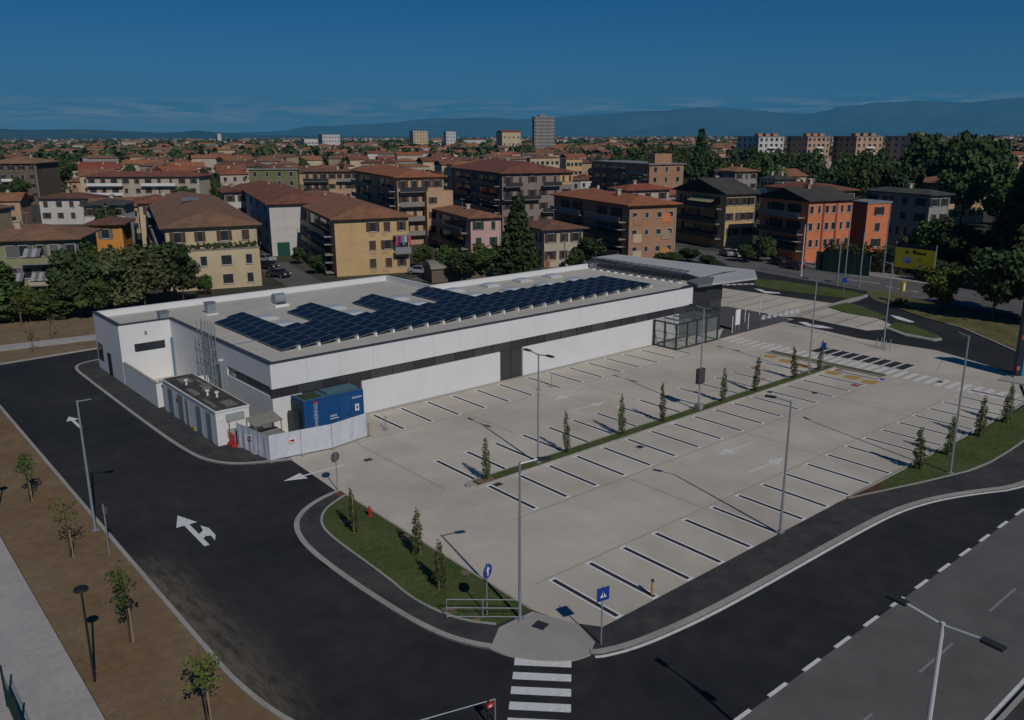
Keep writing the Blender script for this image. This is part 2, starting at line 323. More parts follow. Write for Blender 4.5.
# service footway along the building's left end
sv = smooth([(-2.5,64.6),(-6.8,64.3),(-8.2,62.6),(-8.3,58),(-8.25,37),(-8.0,30.6),(-7.5,28.2),(-6.4,26.5),(-5.0,25.6),(-2.75,24.6)], 2)
svc = struct(MB().prism([tuple(q) for q in sv]+[(-2.75,31),(-1.3,31),(-1.3,64.6)], -.03, .10).build('service_footway', M_asph2))
kerb('kerb', sv, .28, .12, svc, side=1)
# car park slab
lot_poly = [(-2.75,24.55),(-3.0,17.6),(-2.75,17.4),(-2.75,-1.7),(-2.2,-3.6),(-1.3,-4.95),(48,-4.95),(52.5,-4.6),(56.8,-2.6),(60.5,-1.2),(62.6,2.5),(64.9,8.5),(63.9,17),(65.3,27.4),(67.5,27.4),(69,40),(66,56),(57,62),(57,51.5),(56.3,30.2),(-1.5,30.2),(-2.75,31)]
lot = struct(MB().sheet(lot_poly, 0.012).build('car_park', M_conc))
MB().box(-1.3,29.95,-.02,43.4,30.38,.07).build('wall_foot_strip', M_pave, lot)
# kerbed island with lawn on the left
isl = [(-3.0,17.6),(-4.4,17.3),(-6.0,16.5),(-7.3,15.2),(-8.05,13.4),(-8.4,11),(-8.4,7.2),(-8.2,3.8),(-8.0,1.5),(-7.6,-.6),(-7.0,-2.0),(-6.45,-2.8)]
isl = smooth(isl, 2)
island = struct(MB().prism([tuple(q) for q in isl]+[(-5.05,-1.75),(-2.85,-1.75),(-2.85,17.4)], -.03, .10).build('island_footway', M_asph2))
kerb('kerb', isl, .32, .12, island, side=1)
lw = smooth([(-2.95,16.6),(-3.6,16.3),(-5.1,15.5),(-6.2,14.0),(-6.65,12),(-6.65,5.7),(-6.85,3.4),(-6.6,1.3),(-6.0,-.4),(-5.1,-1.55)], 2)
lawn = struct(MB().prism([tuple(q) for q in lw]+[(-2.95,-1.62)], .05, .125).build('lawn', M_grass))
kerb('kerb', lw, .14, .15, lawn, side=1); kerb('kerb', [(-2.95,-1.6),(-2.95,16.6)], .12, .14, lawn, side=-1)
MB().prism([(-3.5,17.2),(-2.9,17.2),(-2.9,16.4),(-3.4,16.3)], .05, .135).build('brick_paving', mat('red paving',(.14,.07,.045),.9,var=.2,scale=6), island)
for (x,y,r) in ((-4.9,13.1,.45),(-3.3,9.0,.5),(-6.0,.9,.55),(-5.2,6.9,.0),(-5.5,-.6,.35),(-3.2,5.8,.4),(-3.15,3.4,.35)):
    if r: MB().prism([(x+r*(.7+.3*math.sin(3*t+x))*math.cos(t), y+r*(.7+.3*math.cos(2*t+y))*math.sin(t)) for t in np.linspace(0,6.28,14)[:-1]], .1, .131).build('bare_patch', M_soil2, lawn)
# pale concrete apron in front of the crossing
apron = struct(MB().prism([(-6.45,-2.8),(-5.05,-1.7),(-2.95,-1.7),(-2.2,-3.6),(-2.0,-4.0),(-2.45,-5.6)]+[tuple(q) for q in smooth([(-3.3,-6.1),(-4.2,-5.95),(-5.2,-5.1),(-6.15,-3.9),(-6.45,-2.8)],2)][:-1], -.03, .075).build('crossing_apron', M_pave))
MB().box(-.32,-.32,0,.32,.32,.006).build('drain_cover', M_dark, apron, (-3.45,-2.9,.076), .3)
# right: dark footway with kerb between car park and road
rk = smooth([(-3.3,-6.1),(-2.9,-6.45),(-1.2,-7.0),(1.5,-7.35),(4.4,-7.55),(8.7,-7.65),(16.7,-7.75),(21.8,-7.95),(25.3,-8.7),(28.3,-9.9),(31.8,-11.7),(40,-12.2),(60,-12.3),(150,-12.3)], 2)
fw = struct(MB().prism([tuple(q) for q in rk]+[(150,-8),(60,-7.6),(40,-8.6),(33,-8.6),(27.5,-7.1),(24,-6.0),(20,-4.98),(-1.3,-4.98),(-2.0,-4.0),(-2.45,-5.6)], -.03, .10).build('right_footway', M_asph2))
kerb('kerb', rk, .34, .12, fw, side=1)
P_, Q_ = strip(rk[3:], .18, -1); mb = MB()
for i in range(len(P_)-1): mb.sheet([P_[i], P_[i+1], Q_[i+1], Q_[i]], .006)
mb.build('road_edge_line', M_paint, road)
gl = smooth([(21.2,-5.15),(24,-6.0),(27.5,-7.1),(33,-8.6),(40,-8.6),(60,-7.6),(90,-7.4)], 1)
glawn = struct(MB().prism([tuple(q) for q in gl]+[(90,-3),(62,-2.9),(57.2,-3.2),(52.8,-5.15),(48,-5.3)], -.03, .12).build('right_lawn', M_grass))
kerb('kerb', gl, .14, .15, glawn, side=1); kerb('kerb', [(21.5,-5.05),(48,-5.05),(52.6,-4.8),(57,-2.9)], .12, .13, glawn, side=1)
MB().prism([(20,-4.99),(25.2,-5.2),(24.4,-6.0),(23,-5.7)], .0, .128).build('bare_patch', mat('dark mulch',(.09,.045,.03),1,var=.2,scale=5), glawn)
# planted median
med = struct(MB().box(4.75,12.05,-.02,50.2,12.95,.13).build('median', M_grass))
MB().box(4.5,11.93,-.02,50.2,12.05,.15).build('kerb', M_kerb, med); MB().box(4.5,12.95,-.02,50.2,13.07,.15).build('kerb', M_kerb, med)
MB().prism([(4.5,11.93),(4.5,13.07),(4.0,12.8),(3.85,12.5),(4.0,12.2)], -.02,.15).build('kerb', M_kerb, med)
MB().box(4.75,12.1,.1,6.1,12.9,.135).build('bare_patch', M_soil2, med)
med2 = struct(MB().box(50.25,7.3,-.02,51.05,19.8,.13).build('cross_median', M_verge))
MB().box(50.1,7.2,-.02,50.25,19.9,.15).build('kerb', M_kerb, med2); MB().box(51.05,7.2,-.02,51.2,19.9,.15).build('kerb', M_kerb, med2)
# ---------------- painted bays: dark lines with pale borders, each its own piece
me_w = MB().box(-.245,0,0,.245,4.9,.004).mesh('stall_line', mat('bay border paint',(.74,.735,.73),.7,var=.06,scale=3)); me_d = MB().box(-.13,.16,.004,.13,4.72,.008).mesh('dark_centre', M_line)
def stall(x, y, s=1.0):
    o = obj('stall_line', me_w, lot, (x, y, .0135)); o.scale = (1, s, 1); obj('dark_centre', me_d, o)
for i in range(20): stall(2.75*i, -4.85)
for i in range(17): stall(5.16+2.75*i, 6.95)
for i in range(16): stall(5.15+2.75*i, 13.1, .97)
for x in [7.13+2.75*i for i in range(6)]+[24.0+.45+2.75*i for i in range(8)]: stall(x, 24.9)
M_joint = mat('joint filler',(.26,.245,.225),.9,var=.2,scale=3)
for (x0, y0, x1, y1) in ((3,6.72,46,6.72),(2.5,24.75,22,24.75),(24,24.75,44,24.75),(-1,.18,47,.18),(13.2,.2,13.2,6.7),(27,.2,27,6.7),(40.8,.2,40.8,6.7),(2.6,13.2,2.6,24.7),(13.2,18.2,13.2,24.7),(27,18.2,27,24.7),(55.5,4.5,62,6.5),(57,19,64,21)):
    mb = MB(); mb.bar((x0,y0,.0145),(x1,y1,.0145),.06,.004); mb.build('expansion_joint', M_joint, lot)
# arrows
def arrow(x, y, ang, parent, m=M_worn, L=4.2, w=.16, hw=.5, hl=1.5, z=.017):
    mb = MB(); mb.face([(0,-w/2,0),(L-hl,-w/2,0),(L-hl,w/2,0),(0,w/2,0)]); mb.face([(L-hl,-hw,0),(L,0,0),(L-hl,hw,0)])
    mb.build('painted_arrow', m, parent, (x, y, z), ang)
a0, a1 = G2(753,442.5), G2(712,457.5); arrow(a0[0], a0[1], math.atan2(a1[1]-a0[1], a1[0]-a0[0]), lot)
a0, a1 = G2(750,472.5), G2(790,455); arrow(a0[0], a0[1], math.atan2(a1[1]-a0[1], a1[0]-a0[0]), lot)
a0, a1 = G2(586,391), G2(550,401); arrow(a0[0], a0[1], math.atan2(a1[1]-a0[1], a1[0]-a0[0]), lot)
a0, a1 = G2(570,411), G2(609,401); arrow(a0[0], a0[1], math.atan2(a1[1]-a0[1], a1[0]-a0[0]), lot)
a0, a1 = G2(344,465), G2(281,482); arrow(a0[0], a0[1], math.atan2(a1[1]-a0[1], a1[0]-a0[0]), lot, M_paint, L=4.6, hw=.6, w=.2)
a0, a1 = G2(81,428), G2(65,413); arrow(a0[0], a0[1], math.atan2(a1[1]-a0[1], a1[0]-a0[0]), road, M_paint, L=3.8, hw=.5, w=.24, hl=1.3, z=.004)
# double-headed turn arrow on the left road
def pxpoly(name, pts, z, m, parent):
    return MB().sheet([G2(*q) for q in pts], z).build(name, m, parent)
t0, t1 = np.array(G2(207,545.5)), np.array(G2(177.5,515.5))
arrow(t0[0], t0[1], math.atan2(*(t1-t0)[::-1]), road, M_paint, L=float(np.linalg.norm(t1-t0)), w=.30, hw=.62, hl=1.7, z=.004)
pxpoly('painted_arrow', [(201,540.5),(197,536),(203,530.5),(200.5,525.5),(209,528),(215.5,535),(215,540.5),(211,535.5),(206,536)], .005, M_paint, road)
# zebra crossings
me_z = MB().box(-.25,0,0,.25,2.45,.004).mesh('zebra_stripe', M_paint)
c0, c1 = np.array(G2(543,659.5)), np.array(G2(540,705)); dz = (c1-c0)/np.linalg.norm(c1-c0); az = math.atan2(dz[1], dz[0])
s0 = np.array(G2(514.5,661)); s1 = np.array(G2(571.5,663.5)); wv = s1-s0; al = math.atan2(wv[1], wv[0])
for i in range(8):
    b = (s0+s1)/2 + dz*(.05+i*1.0)
    o = MB().box(-float(np.linalg.norm(wv))/2,-.25,0,float(np.linalg.norm(wv))/2,.25,.004); o.build('zebra_stripe', M_paint, road, (b[0], b[1], .004), al)
me_z2 = MB().box(-1.35,-.26,0,1.35,.26,.004).mesh('zebra_stripe', M_worn); me_z3 = MB().box(-1.3,-.45,0,1.3,.45,.004).mesh('dark_bar', M_line)
for i in range(31): obj('zebra_stripe', me_z2, lot, (52.7, 26.6-i*1.0, .0135))
me_z4 = MB().box(-1.3,-.07,0,1.3,.07,.004).mesh('white_bar', M_paint)
for i in range(9): obj('dark_bar', me_z3, lot, (55.7, 16.9-i*1.16, .0135)); obj('white_bar', me_z4, lot, (55.7, 16.32-i*1.16, .0135))
# coloured bay markings at the far end of the rows
for (x, y, w_, h_, m) in ((48.3,11.2,1.6,1.5,M_yel),(48.2,9.2,1.5,1.5,M_yel),(47.9,7.3,1.5,1.4,M_yel),(49.7,11.4,.6,.6,M_redp),(45.9,7.6,.9,.8,M_redp),(49.6,7.0,.8,.6,M_bluep),
                          (48.4,14.6,1.6,1.4,M_yel),(48.8,16.8,1.5,1.4,M_yel),(49.2,18.9,1.3,1.3,M_yel),(44.0,17.4,1.0,.8,M_redp),(46.2,18.3,.9,.7,M_bluep),(41.2,14.6,.7,.6,M_redp)):
    mb = MB(); mb.sheet([(-w_/2,-h_/2),(w_/2,-h_/2),(w_/2,-h_/5),(w_/6,h_/2),(-w_/2,h_/3)], 0); mb.build('bay_symbol', m, lot, (x, y, .0165))
for (px, py) in ((498,484.5),(368,460),(640,447),(770,392),(700,404),(815,393),(940,382)):
    x, y = G2(px, py); MB().box(-.3,-.25,0,.3,.25,.006).build('drain_cover', M_dark, lot, (x, y, .0135))
# ---------------- right-hand side: side lanes, rear bays, verges, the street
struct(sheet('entrance_paving', [(56.4,30.1),(51.5,27.2),(66.8,27.5),(67.8,29),(68.2,38),(63,44),(57,46)], .0165, mat('dark paving',(.10,.098,.105),.85,var=.12,scale=1.2,c2=(.085,.08,.085),scale2=.3)))
rear = struct(MB().sheet([(68.9,40),(67.6,29.5),(69.4,27.6),(68.4,18.2),(72.6,16.2),(78.5,24),(81,29.8),(79.6,47),(77,58),(67,58)], .012).build('rear_bays', M_conc))
for i in range(12): MB().box(-.06,0,0,.06,9.4,.004).build('bay_line', M_line, rear, (69.3+.0*i, 20.0+2.75*i, .0135), R(-88))
for i in range(7):
    a = np.array(G2(763,319.5)); b = np.array(G2(797,313)); q = a+(b-a)*(i/6.0)
    MB().box(-.22,0,0,.22,2.6,.004).build('zebra_stripe', M_paint, rear, (q[0], q[1], .017), R(-60))
for i in range(6):
    a = np.array(G2(722,284.8)); b = np.array(G2(752,284.0)); q = a+(b-a)*(i/5.0)
    MB().box(-.5,-.4,0,.5,.4,.004).build('zebra_stripe', M_paint, road, (q[0], q[1], .006))
cwk = struct(sheet('crossing_path', [G2(797,313.5),(G2(846,299.5)),G2(862,296),G2(866,294),G2(872,295),G2(858,301),G2(815,312)], .018, M_pave))
for pts in ([(754,288.5),(762,289.5),(765,291),(779,292.5),(781,293.5),(765,293.3)], [(798,322),(806,322),(812,324.5),(822,325.5),(834,328.5),(820,328),(808,326.2)], [(890,315),(899,316.5),(915,322),(910,322.4),(897,319)]):
    pxpoly('painted_arrow', pts, .006, M_paint, road)
def lump(name, pts, z1, m):
    return struct(MB().prism([G2(*q) for q in pts], -.03, z1).build(name, m))
lump('verge_strip', [(753,279.5),(775,280.5),(800,284),(850,291.5),(863,295),(858,297),(846,298.5),(800,293),(772,289.5),(757,287)], .10, M_grass)
lump('verge_point', [(828,307.5),(846,303),(862,307),(887,317.5),(880,319),(845,313)], .10, M_grass)
v3 = lump('verge_island', [(888,327.5),(896,322.5),(915,327),(937,335.5),(941,338.5),(934,339.5),(905,334)], .10, M_grass)
lump('kerb_island', [(884,328.5),(888,327.5),(905,334),(934,339.5),(941,338.5),(942,340.2),(934,341.5),(904,336)], .12, M_kerb)
vg = lump('street_verge', [(866,291.5),(880,291),(905,297),(950,308),(1024,322),(1100,336),(1100,380),(1040,362),(1014,350.5),(962,328),(948,324.5),(925,318.5),(893,307),(872,300)], .10, M_verge)
kerb('kerb', [G2(948,324.3),G2(962,328),G2(990,340),G2(1014,350.7),G2(1040,362.5)], .25, .13, vg, side=-1)
street = struct(sheet('street', [(99,60),(104,66),(108,118),(116,118),(113,62),(108,40),(106,20),(104,0),(101,-60),(88,-60),(91,5),(93.5,25),(94,34)], .010, M_old))
for (a, b) in (((841,279),(880,283.5)),((886,286),(893,287.5)),((897,288.5),(904,289.6)),((911,291),(918,292)),((925,293.3),(932,294.4)),((936,297),(946,299)),((960,301),(975,304)),((850,275.5),(868,277.2))):
    A, B = np.array(G2(*a)), np.array(G2(*b)); mb = MB(); mb.bar((0,0,0),(float(np.linalg.norm(B-A)),0,0),.22,.004); mb.build('street_dash', M_paint, street, (A[0],A[1],.016), math.atan2(*(B-A)[::-1]))
side = struct(sheet('side_street', [(75,78),(104,66),(108,74),(112,95),(80,96),(40,84)], .006, M_old))
struct(sheet('far_pavement', [(108,40),(113,62),(116,60),(112,38),(110,18),(108,0),(105,-60),(101,-60),(104,0),(106,20)], .02, M_pave))
struct(sheet('alley', [(24,66),(30,66),(42,118),(36,120)], -.02, M_old))
# ================================================================== THE SUPERMARKET
sm = tag(empty('supermarket', (0,0,0)), 'long low white retail building with dark ribbon windows and flat grey roof', 'building')
ZT, ZR = 5.76, 5.2
XL, YF, XE = -1.32, 30.4, 56.2
def part(name, m, *boxes, parent=sm, **k):
    mb = MB()
    for b in boxes: mb.box(*b)
    return mb.build(name, m, parent, **k)
# roof deck
MB().prism([(-5.75,52.9),(XL+.25,52.9),(XL+.25,30.65),(XE-.2,30.65),(XE-.2,51.1),(28.2,51.1),(28.2,60.7),(-5.75,60.7)], ZR-.3, ZR).build('roof', M_roof, sm)
# front: lower white walls, loading bay, gates, ribbon windows, upper panels
part('front_wall', M_white, (6.62,YF,0,21.6,YF+.3,2.9)); part('front_wall', M_white, (24.45,YF,0,43.25,YF+.3,2.9)); part('front_wall', M_white, (XL,YF,0,1.2,YF+.3,2.95))
dk = part('loading_bay', M_dark, (1.2,YF+.22,0,6.62,YF+.3,2.9))
for i in range(5): part('dock_panel', M_dark, (1.3+i*1.06,YF+.16,.05,2.3+i*1.06,YF+.22,2.85), parent=dk)
gt = part('gate', M_dark, (21.6,YF+.20,0,24.45,YF+.3,2.9))
for i in range(2):
    gl_ = part('gate_leaf', M_louv, (21.68+i*1.40,YF+.12,.06,22.98+i*1.40,YF+.20,2.84), parent=gt)
for i in range(26):
    x0 = XL+.03+i*2.21
    part('ribbon_pane', (M_band, M_band2, M_band)[i % 3 if i not in (5, 9, 14) else 1], (x0,YF+.14,2.9 if x0 > 1 else 2.96,x0+2.17,YF+.22,3.75), parent=sm)
    part('mullion', M_dark, (x0+2.17,YF+.10,2.9 if x0 > 1 else 2.96,x0+2.21,YF+.22,3.75), parent=sm)
part('ribbon_backing', M_dark, (XL,YF+.22,2.96,XE,YF+.30,3.75))
n = 17; w_ = (50.5-XL)/n
for i in range(n): part('fascia_panel', M_white, (XL+i*w_+(.006 if i else 0),YF,3.75,XL+(i+1)*w_-.006,YF+.28,ZT))
part('fascia_core', M_dark, (XL+.02,YF+.28,3.75,50.5,YF+.34,ZT-.01))
part('entrance_fascia', M_dark, (50.5,YF+.02,3.78,XE,YF+.3,5.76)); part('entrance_trim', M_band2, (50.5,YF-.03,3.70,XE,YF+.3,3.78))
# left end
part('side_wall', M_white, (XL,30.70,0,XL+.28,39.1,3.08))
for i in range(4): part('ribbon_pane', M_band if i % 2 else M_band2, (XL+.10,30.75+i*2.09,3.08,XL+.18,32.78+i*2.09,3.9))
part('ribbon_backing', M_dark, (XL+.18,30.7,3.08,XL+.26,39.1,3.9)); part('ribbon_sign', mat('pale sign',(.5,.48,.42),.6), (XL+.06,37.6,3.2,XL+.10,38.5,3.42))
for i in range(3): part('side_panel', M_white, (XL,30.68+i*2.81+(.006 if i else 0),3.9,XL+.28,30.68+(i+1)*2.81-.006,ZT))
for i in range(5): part('side_panel', M_white, (XL,39.11+i*2.7+.006,0,XL+.28,39.11+(i+1)*2.7-.006,ZT))
# rear left wing
XW, YW, YB = -6.02, 52.6, 61.0
part('wing_wall', M_white, (XW,YW,0,XL,YW+.28,3.02)); part('wing_wall', M_white, (XW,YW,3.82,XL,YW+.28,ZT)); part('wing_wall', M_white, (XW,YW,3.02,-4.78,YW+.28,3.82)); part('wing_wall', M_white, (-1.95,YW,3.02,XL,YW+.28,3.82))
wwn = part('window', M_dark, (-4.78,YW+.10,3.02,-1.95,YW+.2,3.82)); part('pane', M_pane, (-4.70,YW+.06,3.08,-3.4,YW+.10,3.76), parent=wwn); part('pane', M_pane, (-3.34,YW+.06,3.08,-2.03,YW+.10,3.76), parent=wwn)
part('wall_lamp', M_galv, (-3.75,YW-.18,4.7,-3.55,YW,4.95))
part('wing_side_wall', M_white, (XW,YW+.28,0,XW+.28,YB,ZT))
ww2 = part('window', M_dark, (XW-.05,58.85,1.15,XW,60.5,2.8)); part('pane', M_pane, (XW-.07,58.95,1.22,XW-.05,60.4,2.73), parent=ww2)
dr = part('door', M_dark, (XW-.06,56.2,.1,XW,57.3,2.35)); part('door_leaf', M_black, (XW-.08,56.28,.12,XW-.06,57.22,2.28), parent=dr)
part('rear_wall', M_white, (XW+.28,YB-.28,0,28.4,YB,ZT)); part('rear_wall', M_white, (28.12,51.02,0,28.4,YB-.28,ZT)); part('rear_wall', M_white, (28.4,51.02,0,XE,51.3,ZT))
part('end_wall', M_dark, (XE-.25,YF+.3,0,XE,51.02,ZT))
# copings
for b in ((XL-.04,YF-.04,50.5,YF+.34),(XL-.04,YF+.34,XL+.34,YW-.04),(XW-.04,YW-.04,XL+.34,YW+.32),(XW-.04,YW+.32,XW+.32,YB+.04)):
    part('coping', M_coping, (b[0],b[1],ZT,b[2],b[3],ZT+.10))
for b in ((XW+.32,YB-.30,28.44,YB+.04),(28.1,51.0,28.44,YB-.30),(28.44,51.0,XE,51.34)):
    part('coping', M_white, (b[0],b[1],ZT,b[2],b[3],ZT+.06))
# downpipe and tall ladder cage on the left end
part('downpipe', mat('blue pipe',(.10,.20,.28),.5), (XL-.16,52.25,0,XL,52.42,4.0))
lad = tag(empty('roof_ladder', (XL-.05,42.4,0)), 'tall grey caged steel ladders fixed to the left end wall of the retail building', 'ladder')
for k in range(5): MB().tube((-.08,-1.6+.75*k,0),(-.08,-1.6+.75*k,7.3),.045,n=6).build('stile', M_galv, lad)
for k in range(4): MB().tube((-.55,-1.5+.9*k,1.6),(-.55,-1.5+.9*k,7.2),.03,n=6).build('cage_bar', M_galv, lad)
for k in range(22):
    MB().tube((-.08,-1.6,.4+.31*k),(-.08,1.4,.4+.31*k),.018,n=5).build('rung', M_galv, lad)
    if k % 4 == 3:
        mb = MB()
        for a, b in (((-.08,-1.6),(-.6,-1.6)),((-.6,-1.6),(-.6,1.4)),((-.6,1.4),(-.08,1.4))): mb.bar((a[0],a[1],.4+.31*k),(b[0],b[1],.4+.31*k),.03,.06)
        mb.build('cage_hoop', M_galv, lad)
MB().tube((XL-.2,39.9,0),(XL-.2,39.9,4.2),.16,n=10).build('flue_pipe', M_galv, None); f_ = col.objects['flue_pipe']; tag(f_, 'thick grey upright pipe beside the wall ladders', 'pipe'); MB().tube((XL-.2,39.9,4.2),(XL-.2,39.9,4.32),.2,n=10).build('cap', M_signw, f_)
# glazed entrance lobby
lob = tag(empty('entrance_lobby', (43.6,27,0)), 'glass entrance lobby with dark metal frame projecting from the white front wall', 'glass lobby')
LW_, LD_, LH_ = 7.5, 3.35, 2.95
def lp(x, y, z0, z1, s=.16): MB().box(x-s/2,y-s/2,z0,x+s/2,y+s/2,z1).build('post', M_dark, lob)
for x in (0.08,1.9,3.6,5.3,7.42): lp(x, .08, .01, LH_)
for y in (1.7,3.2): lp(.08, y, .01, LH_); lp(7.42, y, .01, LH_)
for z in (.10, LH_-.08):
    for b in (((.16,.08),(7.34,.08)),((.08,.16),(.08,3.3)),((7.42,.16),(7.42,3.3))): MB().bar((b[0][0],b[0][1],z),(b[1][0],b[1][1],z),.12,.15).build('rail', M_dark, lob)
for x in (1.9,3.6,5.3): MB().bar((x,.16,LH_-.08),(x,3.3,LH_-.08),.12,.14).build('roof_beam', M_dark, lob)
for z in (.95,1.75):
    MB().bar((.08,.16,z),(.08,3.1,z),.05,.05).build('transom', M_dark, lob); MB().bar((.16,.08,z),(1.82,.08,z),.05,.05).build('transom', M_dark, lob)
for x0, x1 in ((.16,1.82),(1.98,3.52),(3.68,5.22),(5.38,7.34)): MB().box(x0,.07,.18,x1,.09,LH_-.16).build('pane', M_glassv, lob)
for y0, y1 in ((.16,1.62),(1.78,3.12)): MB().box(.07,y0,.18,.09,y1,LH_-.16).build('pane', M_glassv, lob); MB().box(7.41,y0,.18,7.43,y1,LH_-.16).build('pane', M_glassv, lob)
for x0, x1 in ((.16,1.82),(1.98,3.52),(3.68,5.22),(5.38,7.34)): MB().box(x0,.16,LH_-.02,x1,3.3,LH_+.01).build('roof_pane', M_glassv, lob)
# dark glazing behind the lobby
part('front_wall', M_white, (43.26,YF+.02,0,48.2,YF+.3,2.9))
for i in range(4): part('shopfront_pane', M_band, (48.3+i*1.96,YF+.05,.05,50.2+i*1.96,YF+.12,2.88))
part('shopfront_frame', M_dark, (48.2,YF+.12,0,XE,YF+.3,2.9))
# canopy strip over the right-hand end
can = tag(empty('end_canopy', (58,32,5.78)), 'flat pale canopy roof reaching out over the entrance end of the building', 'canopy')
def rel(poly): return [(x-58, y-32) for x, y in poly]
MB().prism(rel([(51.3,29.9),(60.5,28.6),(65.6,32.4),(63.4,54.3),(58.4,54.3),(56.9,36.5),(55.6,33.2)]), .0, .18, bottom=True).build('deck', mat('canopy deck',(.50,.50,.50),.7,var=.06,scale=.6,c2=(.42,.42,.42),scale2=.3), can)
MB().prism(rel([(50.4,29.7),(52.5,29.3),(56.2,31.7),(55.4,32.9),(51.6,32.2)]), .02, .36, bottom=True).build('front_lip', mat('canopy lip',(.16,.16,.165),.6), can)
for (x, y) in ((57.6,34.5),(61.8,53)): MB().tube((x-58,y-32,-5.78),(x-58,y-32,0),.14,n=10).build('column', M_dark, can)
for k in range(5): MB().bar((55.8+1.2*k-58,33.0-32+.2*k,.2),(58.6+1.1*k-58,33.4-32,.2),.16,.03).build('roof_seam', M_coping, can)
# rooftop screen: tilted dark frames with pale feet
scr = tag(empty('rooftop_screen', (54,35,ZR)), 'dark slatted plant screen on pale feet along the right end of the flat roof', 'screen')
for k in range(13):
    y = .2+k*1.32
    fr = MB().bar((.2,y,.0),(.2,y,.95),.06,.06).bar((.2,y,.95),(1.9,y,1.35),.06,.06).build('frame', M_coping, scr)
    MB().box(-.35,y-.16,0,.35,y+.16,.14).build('foot', M_signw, scr)
for j in range(6):
    MB().box(.25+.29*j,.1,.98+.068*j,.42+.29*j,16.2,1.02+.068*j).build('slat', mat('screen slat',(.06,.075,.095),.5,var=.2,scale=1.5), scr)
for j in range(4): MB().box(.16,.1,.2+.22*j,.2,16.2,.29+.22*j).build('slat', MATS['screen slat'], scr)
# skylights
me_sb = MB().box(-1.0,-.85,0,1.0,.85,.24).mesh('curb', mat('skylight curb',(.5,.5,.5),.6))
def dome():
    mb = MB(); n, q = 10, 4
    for j in range(q):
        for i in range(n):
            def P(i, j):
                u = i/n*2*math.pi; ph = j/q*math.pi/2; c = math.cos(ph)
                sx = math.copysign(abs(math.cos(u))**.55, math.cos(u)); sy = math.copysign(abs(math.sin(u))**.55, math.sin(u))
                return (.97*sx*c**.7 if c > 1e-6 else 0, .82*sy*c**.7 if c > 1e-6 else 0, .24+.18*math.sin(ph))
            if j < q-1: mb.face([P(i,j),P(i+1,j),P(i+1,j+1),P(i,j+1)])
            else: mb.face([P(i,j),P(i+1,j),(0,0,.42)])
    return mb.mesh('dome', M_skyl)
me_dm = dome()
SKX = [6.8,14.4,22.2,29.9,35.3,40.5,45.6]
for i, x in enumerate(SKX):
    for j, y in enumerate((44.9,48.9)):
        o = obj('skylight', me_sb, None, (x, y, ZR)); obj('dome', me_dm, o)
        tag(o, '%s skylight dome from the left on the flat roof, %s row' % (ORD[i], ('nearer', 'farther')[j]), 'skylight', 'domed skylights in two rows on the flat roof')
# ventilators on the roof
for i, (x, y, kind) in enumerate(((-1.6,53.4,0),(3.6,55.0,0),(10.8,54.4,1))):
    v = tag(empty('roof_ventilator', (x, y, ZR)), ('square grey vent at the inner corner of the roof','upright grey vent cowl near the left of the flat roof','larger round topped vent fan behind the solar panels')[i], 'vent')
    if kind == 0: MB().box(-.42,-.42,.1,.42,.42,1.15).build('cowl', M_galv, v); MB().box(-.5,-.5,1.15,.5,.5,1.25).build('lid', M_alu, v); MB().box(-.6,-.6,0,.6,.6,.1).build('curb', M_signw, v)
    else:
        MB().tube((-.6,0,.75),(.6,0,.75),.62,n=14).build('fan_drum', M_galv, v); MB().box(-.8,-.8,0,.8,.8,.25).build('curb', M_signw, v); MB().box(-.5,-.6,.25,.5,.6,.5).build('stand', M_coping, v)
# solar array
pv = tag(empty('solar_array', (2.0,35.4,ZR)), 'dark blue solar panel array in stepped rows across the flat roof', 'solar panels')
tl = math.tan(R(9)); PWX, PDY = 1.72, 1.62
mb = MB(); z0 = .14
mb.v += [(0,0,z0),(PWX,0,z0+PWX*tl),(PWX,PDY,z0+PWX*tl),(0,PDY,z0),(0,0,z0+.045),(PWX,0,z0+.045+PWX*tl),(PWX,PDY,z0+.045+PWX*tl),(0,PDY,z0+.045)]
for q in ((0,3,2,1),(4,5,6,7),(0,1,5,4),(1,2,6,5),(2,3,7,6),(3,0,4,7)): mb.f.append(q); mb.m.append(1)
e_ = .035; zz = lambda x: z0+.049+x*tl
mb.face([(e_,e_,zz(e_)),(PWX-e_,e_,zz(PWX-e_)),(PWX-e_,PDY-e_,zz(PWX-e_)),(e_,PDY-e_,zz(e_))], 0)
me_pv = mb.mesh('solar_panel', [M_pvc, M_alu])
me_pf = MB().box(PWX-.25,-.1,0,PWX-.05,.35,.3).mesh('ballast_foot', M_signw)
for k in range(25):
    x = .05+1.89*k
    if k < 14: nmax = (9, 10, 5, 5)[k % 4]
    else: nmax = 5
    for j in range(nmax):
        o = obj('solar_panel', me_pv, pv, (x, .05+1.635*j, 0))
        if j == 0 or (j == nmax-1): obj('ballast_foot', me_pf, o, (0,0 if j == 0 else PDY-.2,0))
for k, (x0, y0, x1, y1) in enumerate(((-.5,40.5,2.2,40.5),)):
    tag(MB().box(x0,y0,ZR,x1,y0+.12,ZR+.1).build('cable_tray', M_galv), 'short grey cable tray from the roof edge to the solar panels', 'cable tray')
